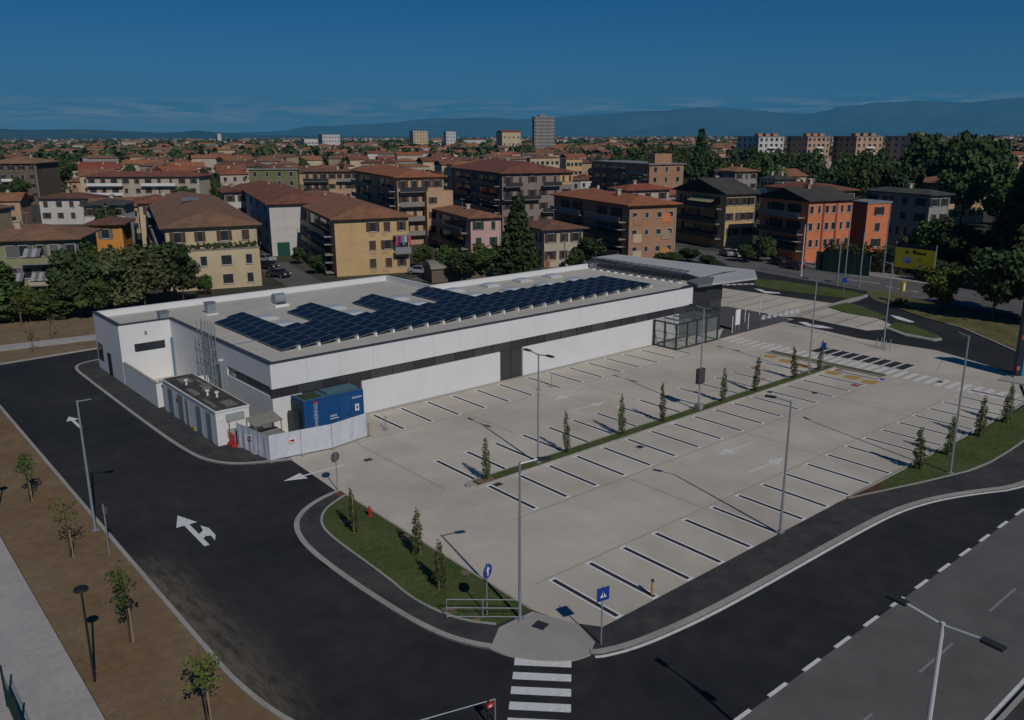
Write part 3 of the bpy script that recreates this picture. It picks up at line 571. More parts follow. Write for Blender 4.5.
# ================================================================== SERVICE YARD
wl = tag(empty('yard_wall', (-6.0,43.3,0)), 'low white yard wall in front of the rear wing', 'wall')
MB().box(0,0,.0,.2,9.28,2.2).build('side_wall', M_white, wl); MB().box(0,0,2.2,.24,9.28,2.28).build('coping', M_kerb, wl); MB().box(.2,0,0,4.6,.2,2.2).build('front_wall', M_white, wl)
struct(MB().box(-5.8,43.5,.0,XL,52.6,.16).build('yard_slab', M_conc))
for i, (x, y, s, lb) in enumerate(((-4.6,44.6,1,'white air handling unit behind the yard wall'),(-3.2,44.8,.8,'smaller white air handling unit beside the end wall'))):
    a = tag(empty('air_unit', (x,y,.16)), lb, 'air unit'); MB().box(-.6*s,-.45,0,.6*s,.45,1.9*s).build('casing', M_white, a)
    MB().tube((0,0,1.9*s),(0,0,1.98*s),.38*s,n=14).build('fan_grille', M_black, a)
sub = tag(empty('transformer_cabin', (-5.75,30.7,.1)), 'white prefabricated power cabin with grey louvred doors and dirty flat roof', 'cabin')
SX, SY, SH = 2.6, 11.6, 2.75
MB().box(0,0,0,SX,SY,SH-.12).build('wall', M_white, sub)
MB().box(-.06,-.06,SH-.12,SX+.06,SY+.06,SH).build('roof_rim', M_white, sub)
MB().box(.06,.06,SH,SX-.06,SY-.06,SH+.03).build('roof', mat('dirty roof felt',(.085,.072,.065),.95,var=.3,scale=1.2,c2=(.045,.042,.042),scale2=.5), sub)
for (y0, w_) in ((.9,.95),(2.95,1.05),(5.75,.5),(6.85,1.15),(9.2,1.15)):
    d_ = MB().box(-.05,y0,.08,.0,y0+w_,2.35).build('louvre_door', mat('grey louvre',(.20,.23,.24),.6), sub)
    for k in range(9): MB().box(-.075,y0+.06,.25+.23*k,-.05,y0+w_-.06,.33+.23*k).build('slat', MATS['grey louvre'], d_)
MB().box(-.04,8.2,1.5,0,8.5,1.85).build('warning_plate', M_redp, sub)
for z in (.55,1.75): v_ = MB().box(.75,-.05,z,2.2,0,z+.62).build('vent_grille', mat('pale grille',(.32,.35,.34),.6), sub)
MB().box(.25,-.05,1.95,.5,0,2.25).build('warning_plate', M_signw, sub)
for (x, y) in ((1.1,4.3),(1.5,3.4),(.9,8.4)): MB().tube((x,y,SH+.03),(x,y,SH+.38),.09,n=8).tube((x,y,SH+.38),(x,y,SH+.5),.17,n=8).build('roof_vent', M_signw, sub)
for (x, y, w_, d_, h_) in ((1.5,1.2,.9,1.4,.10),(.5,5.9,.5,1.8,.12),(1.7,6.4,.8,.8,.25),(1.2,9.7,1.0,1.5,.09),(.4,2.2,.3,2.2,.07),(2.0,8.2,.3,1.9,.1)): MB().box(x-w_/2,y-d_/2,SH+.03,x+w_/2,y+d_/2,SH+.03+h_).build('roof_plant', mat('weathered plant',(.17,.165,.155),.9,var=.25,scale=3), sub)
MB().box(-.15,4.6,.0,0,5.1,.25).build('cable_box', mat('ochre box',(.30,.19,.06),.8), sub)
# blue container
ct = tag(empty('shipping_container', (.15,28.15,.012)), 'blue steel generator container with white lettering behind a sheeted fence', 'container')
CL, CW_, CH = 5.25, 2.1, 3.0
mb = MB(); nrib = 40
for i in range(nrib):
    x0 = .12+(CL-.24)*i/nrib; x1 = .12+(CL-.24)*(i+1)/nrib; d = .035 if i % 2 else 0
    mb.box(x0, .03+d, .15, x1, .09+d, CH-.12)
mb.build('corrugated_side', M_blue, ct)
MB().box(.1,.13,.12,CL-.1,CW_,CH-.1).build('shell', M_blue, ct)
for x in (0, CL-.14):
    for y in (0, CW_-.14): MB().box(x,y,0,x+.14,y+.14,CH).build('corner_post', M_blue, ct)
MB().box(.14,0,0,CL-.14,.12,.14).build('frame_rail', M_blue, ct); MB().box(.14,0,CH-.13,CL-.14,.1,CH).build('frame_rail', M_blue, ct)
MB().box(.14,.1,CH-.1,CL-.14,CW_-.02,CH-.03).build('roof', M_bluetop, ct); MB().box(2.2,.35,CH-.03,CL-.3,CW_-.4,CH+.16).build('roof_vent', M_bluetop, ct); MB().box(.35,.4,CH-.03,1.7,CW_-.4,CH+.05).build('roof_grille', mat('mossy grille',(.03,.05,.02),.9,var=.3,scale=5), ct)
MB().box(-.05,.14,.1,.1,CW_-.1,CH-.2).build('end_grille', mat('dark blue grille',(.02,.035,.06),.6,var=.2,scale=3), ct)
MB().box(-.45,.9,0,-.05,1.9,1.9).build('end_cabinet', M_dark, ct)
d_ = MB().box(3.05,-.02,.2,3.95,.03,2.3).build('side_door', M_blue, ct); MB().box(3.8,-.05,1.0,3.86,-.02,1.3).build('handle', M_black, d_)
MB().box(4.45,-.02,1.3,4.8,.03,1.85).build('notice', M_signw, ct); MB().box(4.56,-.03,1.45,4.7,-.02,1.72).build('notice_mark', M_black, ct)
def text(s, size, parent, loc, rot, m, name='lettering', ext=.004):
    cu = bpy.data.curves.new('txt', 'FONT'); cu.body = s; cu.size = size; cu.extrude = ext; cu.align_x = 'LEFT'
    t = bpy.data.objects.new('txt', cu); col.objects.link(t)
    dg = bpy.context.evaluated_depsgraph_get(); me = bpy.data.meshes.new_from_object(t.evaluated_get(dg)); me.materials.clear(); me.materials.append(m)
    bpy.data.objects.remove(t); o = obj(name, me, parent, loc); o.rotation_euler = rot; return o
text('POWERING', .44, ct, (1.15,-.0,.35), (R(90),R(-90),0), mat('faded white print',(.50,.54,.60),.6))
MB().box(.82,-.02,2.66,1.2,.02,2.80).build('red_mark', M_red, ct)
MB().box(4.2,-.01,2.35,5.1,.02,2.5).build('faded_lettering', mat('faded print',(.30,.36,.48),.6), ct); MB().box(2.2,-.01,1.25,2.8,.02,1.42).build('faded_lettering', MATS['faded print'], ct); MB().box(2.2,-.01,1.08,2.95,.02,1.13).build('underline', M_signw, ct)
# sheeted site fence
fn = tag(empty('site_fence', (-4.6,29.6,0)), 'temporary site fence hung with white sheeting around the blue container', 'fence')
fpts = [(-4.6,29.7),(-4.05,25.45),(.6,24.75),(3.95,25.3)]; fpt = [(x+4.6,y-29.6) for x, y in fpts]
rr = random.Random(3)
for a, b in zip(fpt[:-1], fpt[1:]):
    L_ = math.hypot(b[0]-a[0], b[1]-a[1]); k = max(1, round(L_/2.3))
    for i in range(k):
        p = [a[0]+(b[0]-a[0])*i/k, a[1]+(b[1]-a[1])*i/k]; q = [a[0]+(b[0]-a[0])*(i+1)/k, a[1]+(b[1]-a[1])*(i+1)/k]
        mb = MB(); nn = 8; nx, ny = (q[1]-p[1])/(L_/k), -(q[0]-p[0])/(L_/k); cols = []
        for j in range(nn+1):
            t = j/nn; wv_ = .035*math.sin(j*2.1+i)+rr.uniform(-.02,.02)
            cols.append([(p[0]+(q[0]-p[0])*t+nx*wv_*s_, p[1]+(q[1]-p[1])*t+ny*wv_*s_, z_) for z_, s_ in ((.12,.4),(.7,1.3),(1.4,.9),(2.0,.0))])
        for j in range(nn):
            for r_ in range(3): mb.face([cols[j][r_],cols[j+1][r_],cols[j+1][r_+1],cols[j][r_+1]])
        mb.build('sheet', M_sheet, fn)
        MB().tube((p[0],p[1],.0),(p[0],p[1],2.05),.025,n=6).build('post', M_galv, fn)
        MB().box(p[0]-.12,p[1]-.3,.012,p[0]+.12,p[1]+.3,.14).build('block_foot', M_kerb, fn)
MB().tube((fpt[-1][0],fpt[-1][1],0),(fpt[-1][0],fpt[-1][1],2.05),.025,n=6).build('post', M_galv, fn)
for a, b, t in ((fpt[0],fpt[1],.45),(fpt[1],fpt[2],.36)):
    x, y = a[0]+(b[0]-a[0])*t, a[1]+(b[1]-a[1])*t; dx, dy = b[0]-a[0], b[1]-a[1]; L_ = math.hypot(dx,dy); nx, ny = dy/L_, -dx/L_
    if nx*(-1)+ny*(-1) < 0: nx, ny = -nx, -ny
    MB().box(-.26,-.015,0,.26,.015,.34).build('notice_board', M_signw, fn, (x+nx*.09,y+ny*.09,1.15), math.atan2(dy,dx)); MB().box(-.18,-.02,.08,.18,.02,.26).build('notice_print', M_red, fn, (x+nx*.092,y+ny*.092,1.15), math.atan2(dy,dx))
# site shelter and boxes inside the fence, red barrier outside
sh = tag(empty('site_shelter', (-3.1,28.2,.012)), 'small lean-to shelter with pale board roof inside the sheeted fence', 'shelter')
MB().face([(-1.1,-.9,2.15),(1.1,-.9,2.3),(1.15,.9,2.55),(-1.05,.9,2.4)]).face([(-1.1,-.9,2.1),(-1.05,.9,2.35),(1.15,.9,2.5),(1.1,-.9,2.25)]).build('roof', mat('weathered board',(.26,.245,.21),.9,var=.15,scale=3), sh)
for x in (-1,1):
    for y in (-.8,.8): MB().bar((x,y,0),(x,y,2.2),.07,.07).build('post', M_stake, sh)
MB().box(-.9,-.9,.0,1.2,.7,1.3).build('crate', mat('grey tarp',(.24,.24,.22),.9,var=.15,scale=2), sh)
rb = tag(empty('barrier', (-4.85,30.2,.1)), 'red plastic site barrier at the corner of the sheeted fence', 'barrier')
MB().box(-.2,-.5,0,.2,.5,.2).build('foot', M_red, rb); MB().box(-.06,-.5,.2,.06,.5,.95).build('panel', M_red, rb); MB().tube((0,.3,.9),(0,.3,1.9),.03,n=6).build('post', M_red, rb)
# ---------------- loose grass blades over the lawns, clods on the soil
def scatter(name, label, cat, polys, n, size, m, up, seed):
    r = np.random.default_rng(seed); V = []
    for poly, z, k in polys:
        P = np.array([q[:2] for q in poly]); lo, hi = P.min(0), P.max(0); c = 0
        while c < k:
            q = lo+(hi-lo)*r.random((k,2)); x, y = q[:,0], q[:,1]; ins = np.zeros(len(q), bool)
            for i in range(len(P)):
                a, b = P[i], P[i-1]; cond = ((a[1] > y) != (b[1] > y)) & (x < (b[0]-a[0])*(y-a[1])/(b[1]-a[1]+1e-12)+a[0]); ins ^= cond
            q = q[ins][:k-c]; c += len(q); m_ = len(q); ang = r.uniform(0,6.28,m_); s_ = size*r.uniform(.4,1.3,m_)
            dx, dy = np.cos(ang)*s_*.6, np.sin(ang)*s_*.6; lean = r.normal(size=(m_,2))*size*.4
            V.append(np.stack([np.stack([q[:,0]-dx,q[:,1]-dy,np.full(m_,z)],1), np.stack([q[:,0]+dx,q[:,1]+dy,np.full(m_,z)],1), np.stack([q[:,0]+lean[:,0],q[:,1]+lean[:,1],z+s_*up],1)],1))
    V = np.concatenate(V).reshape(-1,3); n = len(V)//3; me = bpy.data.meshes.new(name); me.vertices.add(3*n); me.vertices.foreach_set('co', V.ravel()); me.loops.add(3*n); me.loops.foreach_set('vertex_index', np.arange(3*n)); me.polygons.add(n); me.polygons.foreach_set('loop_start', np.arange(0,3*n,3)); me.polygons.foreach_set('loop_total', np.full(n,3)); me.materials.append(m); me.update(calc_edges=True)
    return tag(obj(name, me), label, cat, kind='stuff')
isl_poly = [tuple(q) for q in lw]+[(-2.95,-1.62)]; rl_poly = [tuple(q) for q in gl[:-2]]+[(57.2,-3.2),(52.8,-5.15),(48,-5.3)]
scatter('lawn_blades', 'short grass blades of the lawns', 'grass', [(isl_poly,.124,3500),(rl_poly,.119,4500),([(5,12.06),(50,12.06),(50,12.94),(5,12.94)],.129,1800)], 0, .075, M_grass, .45, 4)
scatter('weed_tufts', 'sparse weeds on the bare soil strip', 'weeds', [([(-21,-8),(-16.9,-8),(-16.9,66),(-21,66)],.059,700),([(-20,72),(0,72),(0,90),(-20,90)],.049,900)], 0, .09, mat('weeds',(.07,.085,.03),1,var=.3,scale=2), .8, 5)
scatter('soil_clods', 'small clods of earth on the soil strip', 'clods', [([(-21,-8),(-16.9,-8),(-16.9,66),(-21,66)],.058,3000)], 0, .06, M_soil2, .6, 6)
# ================================================================== LAMPS, SIGNS, RAILS
def lamp_post(x, y, h, heads, label, m=M_galv, r=.085, group=None, z=0.012, arm=.9, extra=None):
    t = tag(empty('lamp_post', (x, y, z)), label, 'lamp post', group)
    MB().box(-.2,-.2,0,.2,.2,.03).build('base_plate', m, t); MB().tube((0,0,.03),(0,0,h),r,r*.6,n=10).build('pole', m, t)
    for (dx, dy) in heads:
        l_ = math.hypot(dx, dy); dx, dy = dx/l_, dy/l_
        a = MB().tube((0,0,h-.08),(dx*arm,dy*arm,h+.06),.04,n=6).build('arm', m, t)
        MB().box(0,-.13,-.04,.62,.13,.05).build('lamp_head', M_dark, t, (dx*(arm-.05),dy*(arm-.05),h+.05), math.atan2(dy, dx))
    return t
yp = tag(empty('marker_post', (*G2(652,596),.1)), 'short yellow marker post at the edge of the near bays', 'post'); MB().tube((0,0,0),(0,0,.75),.07,n=8).build('shaft', M_yel, yp); MB().tube((0,0,.75),(0,0,.85),.09,.05,n=8).build('cap', M_black, yp)
LG = 'tall galvanised lamp posts of the car park'
lamp_post(-3.82,-1.84,8.1,[(1,-.45)],'tall lamp post at the tip of the lawn island by the crossing',group=LG,z=.075)
lamp_post(10.3,12.5,8.0,[(0,1),(0,-1)],'twin headed lamp post between the first two cypresses of the median',group=LG,z=.13)
lamp_post(13.75,-4.9,8.1,[(-.3,1)],'tall lamp post at the edge of the dark footway halfway along the near bays',group=LG,z=.1)
lamp_post(30.49,-7.5,9.7,[(.4,1)],'tall lamp post on the lawn at the right, beside the curved footway',group=LG,z=.12)
lb = lamp_post(28.7,12.5,8.8,[(0,1),(0,-1)],'median lamp post carrying a small grey box half way up',group=LG,z=.13)
MB().box(-.42,-.16,2.3,.42,.16,3.6).build('control_box', mat('dark box',(.06,.055,.055),.6), lb); MB().box(-.26,-.26,.03,.26,.26,.5).build('base_block', M_rail, lb)
lamp_post(45.95,12.5,9.2,[(0,1),(0,-1)],'lamp post near the far end of the median between the last two cypresses',group=LG,z=.13)
lf = lamp_post(61.2,12.6,9.4,[(0,1)],'lamp post inside a low steel guard by the side lane',group=LG)
for dx, dy in ((.5,.5),(-.5,.5),(.5,-.5),(-.5,-.5)): MB().tube((dx,dy,0),(dx,dy,1.1),.05,n=6).build('guard_post', M_galv, lf)
lamp_post(-16.75,21.9,8.1,[(1,-.7)],'tall lamp post by the kerb of the brown soil strip',group=LG,z=.06)
lamp_post(98.86,45.46,8.5,[(-.5,-1)],'pale lamp post on the verge in front of the orange house',m=mat('pale paint',(.55,.56,.57),.5),group='street lamps',r=.13)
for k, (px, py, h, lb_) in enumerate(((837,286,7.0,'thin street pole left of the blue sign by the far verge'),(845,275,7.2,'thin street pole beside the green fence end'),(859,288,8.5,'thin street pole right of the blue verge sign'),(883,274,9.0,'dark utility pole left of the yellow billboard'),(773,254,6.5,'concrete utility pole in front of the yellow house'),(782,250,8.0,'second utility pole near the yellow house parking'))):
    x, y = G2(px, py); t = tag(empty('utility_pole', (x, y, 0)), lb_, 'pole', 'poles along the street'); MB().tube((0,0,0),(0,0,h),.11,.08,n=8).build('shaft', M_galv, t); MB().tube((0,0,h),(0,0,h+.06),.1,n=8).build('cap', M_galv, t)
t = lamp_post(-4.02,-20.8,9.0,[(.1,1),(-.1,-1)],'white double armed street lamp beside the grey road, cut by the frame',m=mat('pale paint',(.55,.56,.57),.5),r=.11,group='street lamps',arm=1.15)
def path_lamp(x, y, label):
    t = tag(empty('path_lamp', (x, y, .06)), label, 'path lamp', 'black path lamps on the soil strip')
    MB().tube((0,0,0),(0,0,4.4),.055,.045,n=8).build('pole', M_black, t); MB().tube((0,0,4.4),(0,0,4.5),.30,.27,n=16).build('lamp_disc', M_black, t); MB().tube((0,0,4.34),(0,0,4.4),.2,.24,n=12).build('diffuser', M_signw, t)
path_lamp(-20.86,6.39,'black disc topped path lamp on the brown soil near the bottom left'); path_lamp(-21.0,27.2,'black path lamp at the left edge whose shadow falls on the soil')
def sign(x, y, h, label, shape, face, facing, z=.012, cat='sign'):
    t = tag(empty('road_sign', (x, y, z)), label, cat); MB().tube((0,0,0),(0,0,h),.035,n=8).build('post', M_galv, t)
    f = empty('tmp'); bpy.data.objects.remove(f)
    n = 24 if shape == 'round' else 4; r = .36
    pts = [(r*math.cos(2*math.pi*i/n+(math.pi/4 if n == 4 else 0))*(1.28 if n == 4 else 1), r*math.sin(2*math.pi*i/n+(math.pi/4 if n == 4 else 0))*(1.28 if n == 4 else 1)) for i in range(n)]
    mb = MB(); c0 = [(a,-.02,b) for a, b in pts]; c1 = [(a,.02,b) for a, b in pts]
    mb.face(c0, 0); mb.face(c1[::-1], 1)
    for i in range(n): mb.face([c0[i],c1[i],c1[(i+1)%n],c0[(i+1)%n]], 1)
    o = mb.build('sign_plate', [face, mat('sign back',(.10,.10,.105),.6)], t, (-.06*math.sin(-facing)*0, 0, h-.38), facing); o.location = (math.sin(facing)*.06, -math.cos(facing)*.06, h-.38)
    return t, o
t, o = sign(-2.85,17.75,2.7,'round road sign seen from behind at the car park entry','round',M_signw,R(195))
t, o = sign(-4.86,-.59,2.75,'round blue road sign with white arrow on the lawn island','round',M_signb,R(18),z=.12)
MB().box(-.05,-.03,-.22,.05,-.021,.2).build('arrow_shaft', M_signw, o); MB().face([(-.16,-.026,.05),(.16,-.026,.05),(0,-.026,.28)]).build('arrow_tip', M_signw, o)
t, o = sign(-2.41,-5.9,3.0,'square blue pedestrian crossing sign beside the zebra crossing','square',M_signb,R(-12),z=.09)
MB().face([(-.17,-.023,-.16),(.17,-.023,-.16),(0,-.023,.14)]).build('white_triangle', M_signw, o); MB().tube((0,-.03,-.0),(.0,-.03,.1),.03,n=6).box(-.03,-.034,-.12,.03,-.026,0).build('walker', M_black, o)
t, o = sign(*G2(110,556),3.1,'slim sign post with small plate at the soil strip kerb','square',M_signw,R(120),z=.06); o.scale = (.5,1,.6)
t, o = sign(*G2(822,371.5),3.0,'blue sign post at the end of the planted median','square',M_signb,R(-70)); o.scale = (.6,1,1)
t, o = sign(*G2(843,297.5),2.8,'blue crossing sign on the far verge','square',M_signb,R(-60),z=.1)
# steel handrail on the island
hr = tag(empty('handrail', (-6.5,.47,.12)), 'galvanised hoop handrail on the tip of the lawn island', 'handrail')
A_, B_ = np.array([-6.5,.47]), np.array(G2(519,620.5)); d_ = B_-A_
for z in (.08,.55,1.0): MB().tube((0,0,z),(d_[0],d_[1],z),.025,n=6).build('rail', M_galv, hr)
for t_ in (0,.5,1): MB().tube((d_[0]*t_,d_[1]*t_,0),(d_[0]*t_,d_[1]*t_,1.0),.028,n=6).build('post', M_galv, hr)
# barrier rail at the bottom edge
b0, b1 = G(495,699,1.1), G(425,719,1.1)
br = tag(empty('barrier_rail', (b0[0],b0[1],0)), 'pale steel barrier rail with a red and white marker at the bottom edge', 'barrier')
d_ = (b1-b0)[:2]*1.6
for z in (.12,1.1): MB().tube((0,0,z),(d_[0],d_[1],z),.025,n=6).build('rail', M_galv, br)
for t_ in (0,.6,1): MB().tube((d_[0]*t_,d_[1]*t_,0),(d_[0]*t_,d_[1]*t_,1.1),.03,n=6).build('post', M_galv, br)
u_ = d_/np.linalg.norm(d_)
MB().tube((u_[0]*.3,u_[1]*.3,0),(u_[0]*.3,u_[1]*.3,1.15),.05,n=8).build('marker_post', M_black, br); MB().box(-.16,-.05,.78,.16,.05,1.0).build('red_reflector', M_red, br, (u_[0]*.22,u_[1]*.22,0)); MB().box(-.1,-.055,.85,.06,.055,.92).build('white_band', M_signw, br, (u_[0]*.22,u_[1]*.22,0))
# green mesh fence, bottom left
gf = tag(empty('mesh_fence', (0,0,0)), 'dark posts of a green mesh fence at the bottom left corner', 'fence')
f0 = G(3,673,1.9); f1 = G(13.5,698,1.9); fx = (f0[0]+f1[0])/2
gf.location = (fx, f1[1], .05)
M_gm = mat('green mesh',(.012,.06,.035),.7)
for k in range(7): MB().tube((0,2.5*k-12.5,0),(0,2.5*k-12.5,1.95),.045,n=8).build('post', M_black, gf)
for k in range(6):
    y0 = 2.5*k-12.5
    for j in range(9): MB().tube((0,y0,.12+.2*j),(0,y0+2.5,.12+.2*j),.010,n=4).build('wire', M_gm, gf)
    MB().box(.02,y0+.06,.05,.026,y0+2.44,1.2).build('screen', M_gm, gf)
# hydrant, bollard stands
hy = tag(empty('fire_hydrant', (*G2(370,518),.125)), 'red fire hydrant on the lawn island', 'hydrant'); hy.scale = (.72,.72,.72)
MB().tube((0,0,0),(0,0,.75),.12,n=10).build('barrel', M_red, hy); MB().tube((0,0,.75),(0,0,.95),.15,.05,n=10).build('bonnet', M_red, hy); MB().tube((-.22,0,.55),(.22,0,.55),.06,n=8).build('outlet', M_red, hy); MB().tube((0,0,0),(0,0,.05),.2,n=10).build('flange', M_red, hy)
for i, (px, py, lb_) in enumerate(((369,437,'thin site stand at the end of the sheeted fence'),(386,430,'thin site stand in the first bay beyond the fence'),(539,390,'left post of the small barrier before the dark gate'),(551.5,387,'right post of the small barrier before the dark gate'))):
    t = tag(empty('stand', (*G2(px,py),.012)), lb_, 'stand'); MB().tube((0,0,0),(0,0,1.15),.04,n=6).build('post', M_galv if i > 1 else M_stake, t); MB().box(-.22,-.22,0,.22,.22,.06).build('foot', M_kerb, t)
    if i in (0, 1): MB().tube((-.2,0,1.05),(.2,0,1.05),.02,n=5).build('crossbar', M_stake, t)
# slim posts, white notice and rail by the entrance paving
for i, (x, y) in enumerate(((55.2,28.0),(58.4,28.0),(61.5,30.6),(66.5,31.8),(63.6,36.5),(59.6,37.8))):
    t = tag(empty('bollard', (x, y, .017)), '%s slim pale bollard on the dark paving beside the entrance' % ORD[i], 'bollard', 'slim bollards by the entrance'); MB().tube((0,0,0),(0,0,2.0),.045,n=8).build('shaft', M_signw, t); MB().tube((0,0,0),(0,0,.05),.1,n=8).build('base', M_galv, t)
nb = tag(empty('notice_totem', (56.6,28.3,.017)), 'white upright notice board on the dark paving beside the entrance', 'notice board'); MB().box(-.45,-.05,.75,.45,.05,2.6).build('board', M_signw, nb); MB().tube((-.4,0,0),(-.4,0,.75),.05,n=6).build('leg', M_galv, nb); MB().tube((.4,0,0),(.4,0,.75),.05,n=6).build('leg', M_galv, nb)
mr = tag(empty('mesh_railing', (61,28,.017)), 'low wire railing at the corner of the entrance paving', 'railing')
for k in range(9): MB().tube((k*.62,0,0),(k*.62,0,1.05),.02,n=5).build('bar', M_galv, mr)
MB().tube((0,0,1.05),(4.96,0,1.05),.03,n=6).build('top_rail', M_galv, mr)
# ---------------- pylon sign at the right edge
py_ = tag(empty('pylon_sign', (59.85,-1.38,.14)), 'tall dark pylon sign with bright blue edge at the right edge of the picture', 'sign')
py_.rotation_euler = (0,0,R(-40))
MB().box(-.42,-.25,0,.12,.25,6.8).build('body', mat('pylon dark',(.022,.03,.045),.4), py_); MB().box(.12,-.3,0,.5,.3,6.85).build('edge', mat('pylon blue',(.03,.26,.50),.4), py_); MB().box(.5,-.25,0,1.7,.25,6.8).build('side_body', mat('pylon navy',(.02,.05,.16),.4), py_); MB().box(-.6,-.4,0,1.85,.4,.12).build('plinth', M_kerb, py_)
for k, (z, x0, x1) in enumerate(((3.7,-.35,.05),(4.6,-.3,.05),(5.4,-.35,.0))): MB().box(x0,-.28,z,x1,-.25,z+.45).build('panel_mark', (M_redp, mat('pylon orange',(.45,.13,.05),.5), M_redp)[k], py_)
MB().box(-.4,-.28,.7,-.1,-.25,1.1).build('panel_mark', MATS['pylon orange'], py_)
tag(struct(MB().box(57.5,-3.4,-.02,62,-.5,.14).build('pylon_base', M_pave)))
# ---------------- yellow billboard across the street
b0, b1 = np.array(G2(893,277)), np.array(G2(932.5,283)); d_ = b1-b0; L_ = float(np.linalg.norm(d_))
bb = tag(empty('billboard', (b0[0],b0[1],0), math.atan2(d_[1], d_[0])), 'yellow advertising billboard on two posts across the street', 'billboard')
for x in (0, L_): MB().tube((x,0,0),(x,0,5.9),.09,n=8).build('post', M_galv, bb)
MB().box(.05,-.12,1.75,L_-.05,.0,5.0).build('panel', mat('billboard yellow',(.58,.45,.02),.6,var=.06,scale=2), bb); MB().box(.05,-.1,5.0,L_-.05,.0,5.6).build('top_board', mat('billboard top',(.012,.016,.035),.6), bb)
bx = L_/6.2
mat('billboard ink',(.02,.035,.015),.7)
for x0_, w0_, h0_ in ((2.75,.5,.62),(3.3,.35,.40),(3.7,.3,.36),(4.05,.35,.30),(4.45,.3,.42)): MB().box(x0_*bx,-.125,4.15,(x0_+w0_)*bx*1.0,-.12,4.15+h0_).build('faded_letter', MATS['billboard ink'], bb)
for (x0, z0_, x1, z1_, m) in ((1.6,4.1,2.2,4.6,MATS['billboard ink']),(1.2,2.5,2.9,3.6,mat('billboard grey',(.28,.32,.42),.6)),(2.0,2.6,2.5,2.95,mat('billboard navy',(.04,.05,.14),.6)),(3.6,2.9,4.4,3.6,mat('billboard green',(.28,.36,.01),.6)),(3.7,2.1,4.7,2.6,mat('billboard pale',(.45,.36,.33),.6)),(3.9,2.2,4.1,2.5,MATS['billboard navy'])):
    n_ = 12; MB().face([((x0+x1)/2*bx+(x1-x0)/2*bx*math.cos(a), -.124-(.004 if m.name in ('billboard navy',) else 0), (z0_+z1_)/2+(z1_-z0_)/2*math.sin(a)) for a in np.linspace(0,2*math.pi,n_+1)[:-1]]).build('print', m, bb)
yb = tag(empty('ticket_box', (*G2(901,303),.1)), 'small yellow box on a post on the street verge', 'box'); MB().tube((0,0,0),(0,0,1.5),.06,n=6).build('post', M_galv, yb); MB().box(-.45,-.2,1.5,.45,.2,2.9).build('case', mat('box yellow',(.40,.30,.04),.6), yb); MB().box(-.22,-.24,1.7,.2,-.2,2.6).build('white_panel', M_signw, yb)
# ---------------- green sports fence and guard rail across the street
f0, f1 = np.array(G2(815,270)), np.array(G2(869,276.5)); d_ = f1-f0; L_ = float(np.linalg.norm(d_))
sf = tag(empty('green_fence', (f0[0],f0[1],0), math.atan2(d_[1],d_[0])), 'tall dark green mesh fence in front of the orange house hedge', 'fence')
for k in range(8): MB().tube((L_*k/7,0,0),(L_*k/7,0,3.4),.05,n=6).build('post', M_galv if k in (0,7) else M_gm, sf)
for k in range(7): MB().box(L_*k/7+.07,-.02,.05,L_*(k+1)/7-.07,.02,3.3).build('mesh_panel', mat('dark green mesh',(.012,.028,.024),.8,var=.3,scale=2), sf)
# ================================================================== HOUSES
WM = {}
def window_mesh(w, h):
    k = ('f', round(w,2), round(h,2))
    if k not in WM:
        f = .09; mb = MB(); d0, d1 = -.07, .02
        mb.box(-w/2-f,d0,-f,w/2+f,d1,0); mb.box(-w/2-f,d0,h,w/2+f,d1,h+f); mb.box(-w/2-f,d0,0,-w/2,d1,h); mb.box(w/2,d0,0,w/2+f,d1,h); mb.box(-w/2-f-.06,-.13,-f-.06,w/2+f+.06,d1,-f)
        WM[k] = mb.mesh('window', M_wframe)
        WM[('p',)+k[1:]] = MB().box(-w/2,-.025,0,w/2,.0,h).box(-.03,-.045,0,.03,-.025,h).mesh('pane', M_pane)
        WM[('p',)+k[1:]].materials.clear(); WM[('p',)+k[1:]].materials.append(M_pane)
    return WM[k], WM[('p',)+k[1:]]
def shutter_mesh(w, h, c):
    k = ('s', round(w,2), round(h,2), c)
    if k not in WM: WM[k] = MB().box(0,-.13,-.03,w,-.09,h+.03).mesh('shutter', M_shut[c])
    return WM[k]
def add_window(parent, loc, rz, w, h, shut=None, closed=False):
    a, b = window_mesh(w, h); o = obj('window', a, parent, loc, rz); obj('pane', b, o)
    if shut:
        if closed: obj('shutter', shutter_mesh(w, h, shut), o, (-w/2,0,0))
        else:
            sw = w*.5
            obj('shutter', shutter_mesh(sw, h, shut), o, (-w/2-sw-.02,.03,0)); obj('shutter', shutter_mesh(sw, h, shut), o, (w/2+.02,.03,0))
    return o
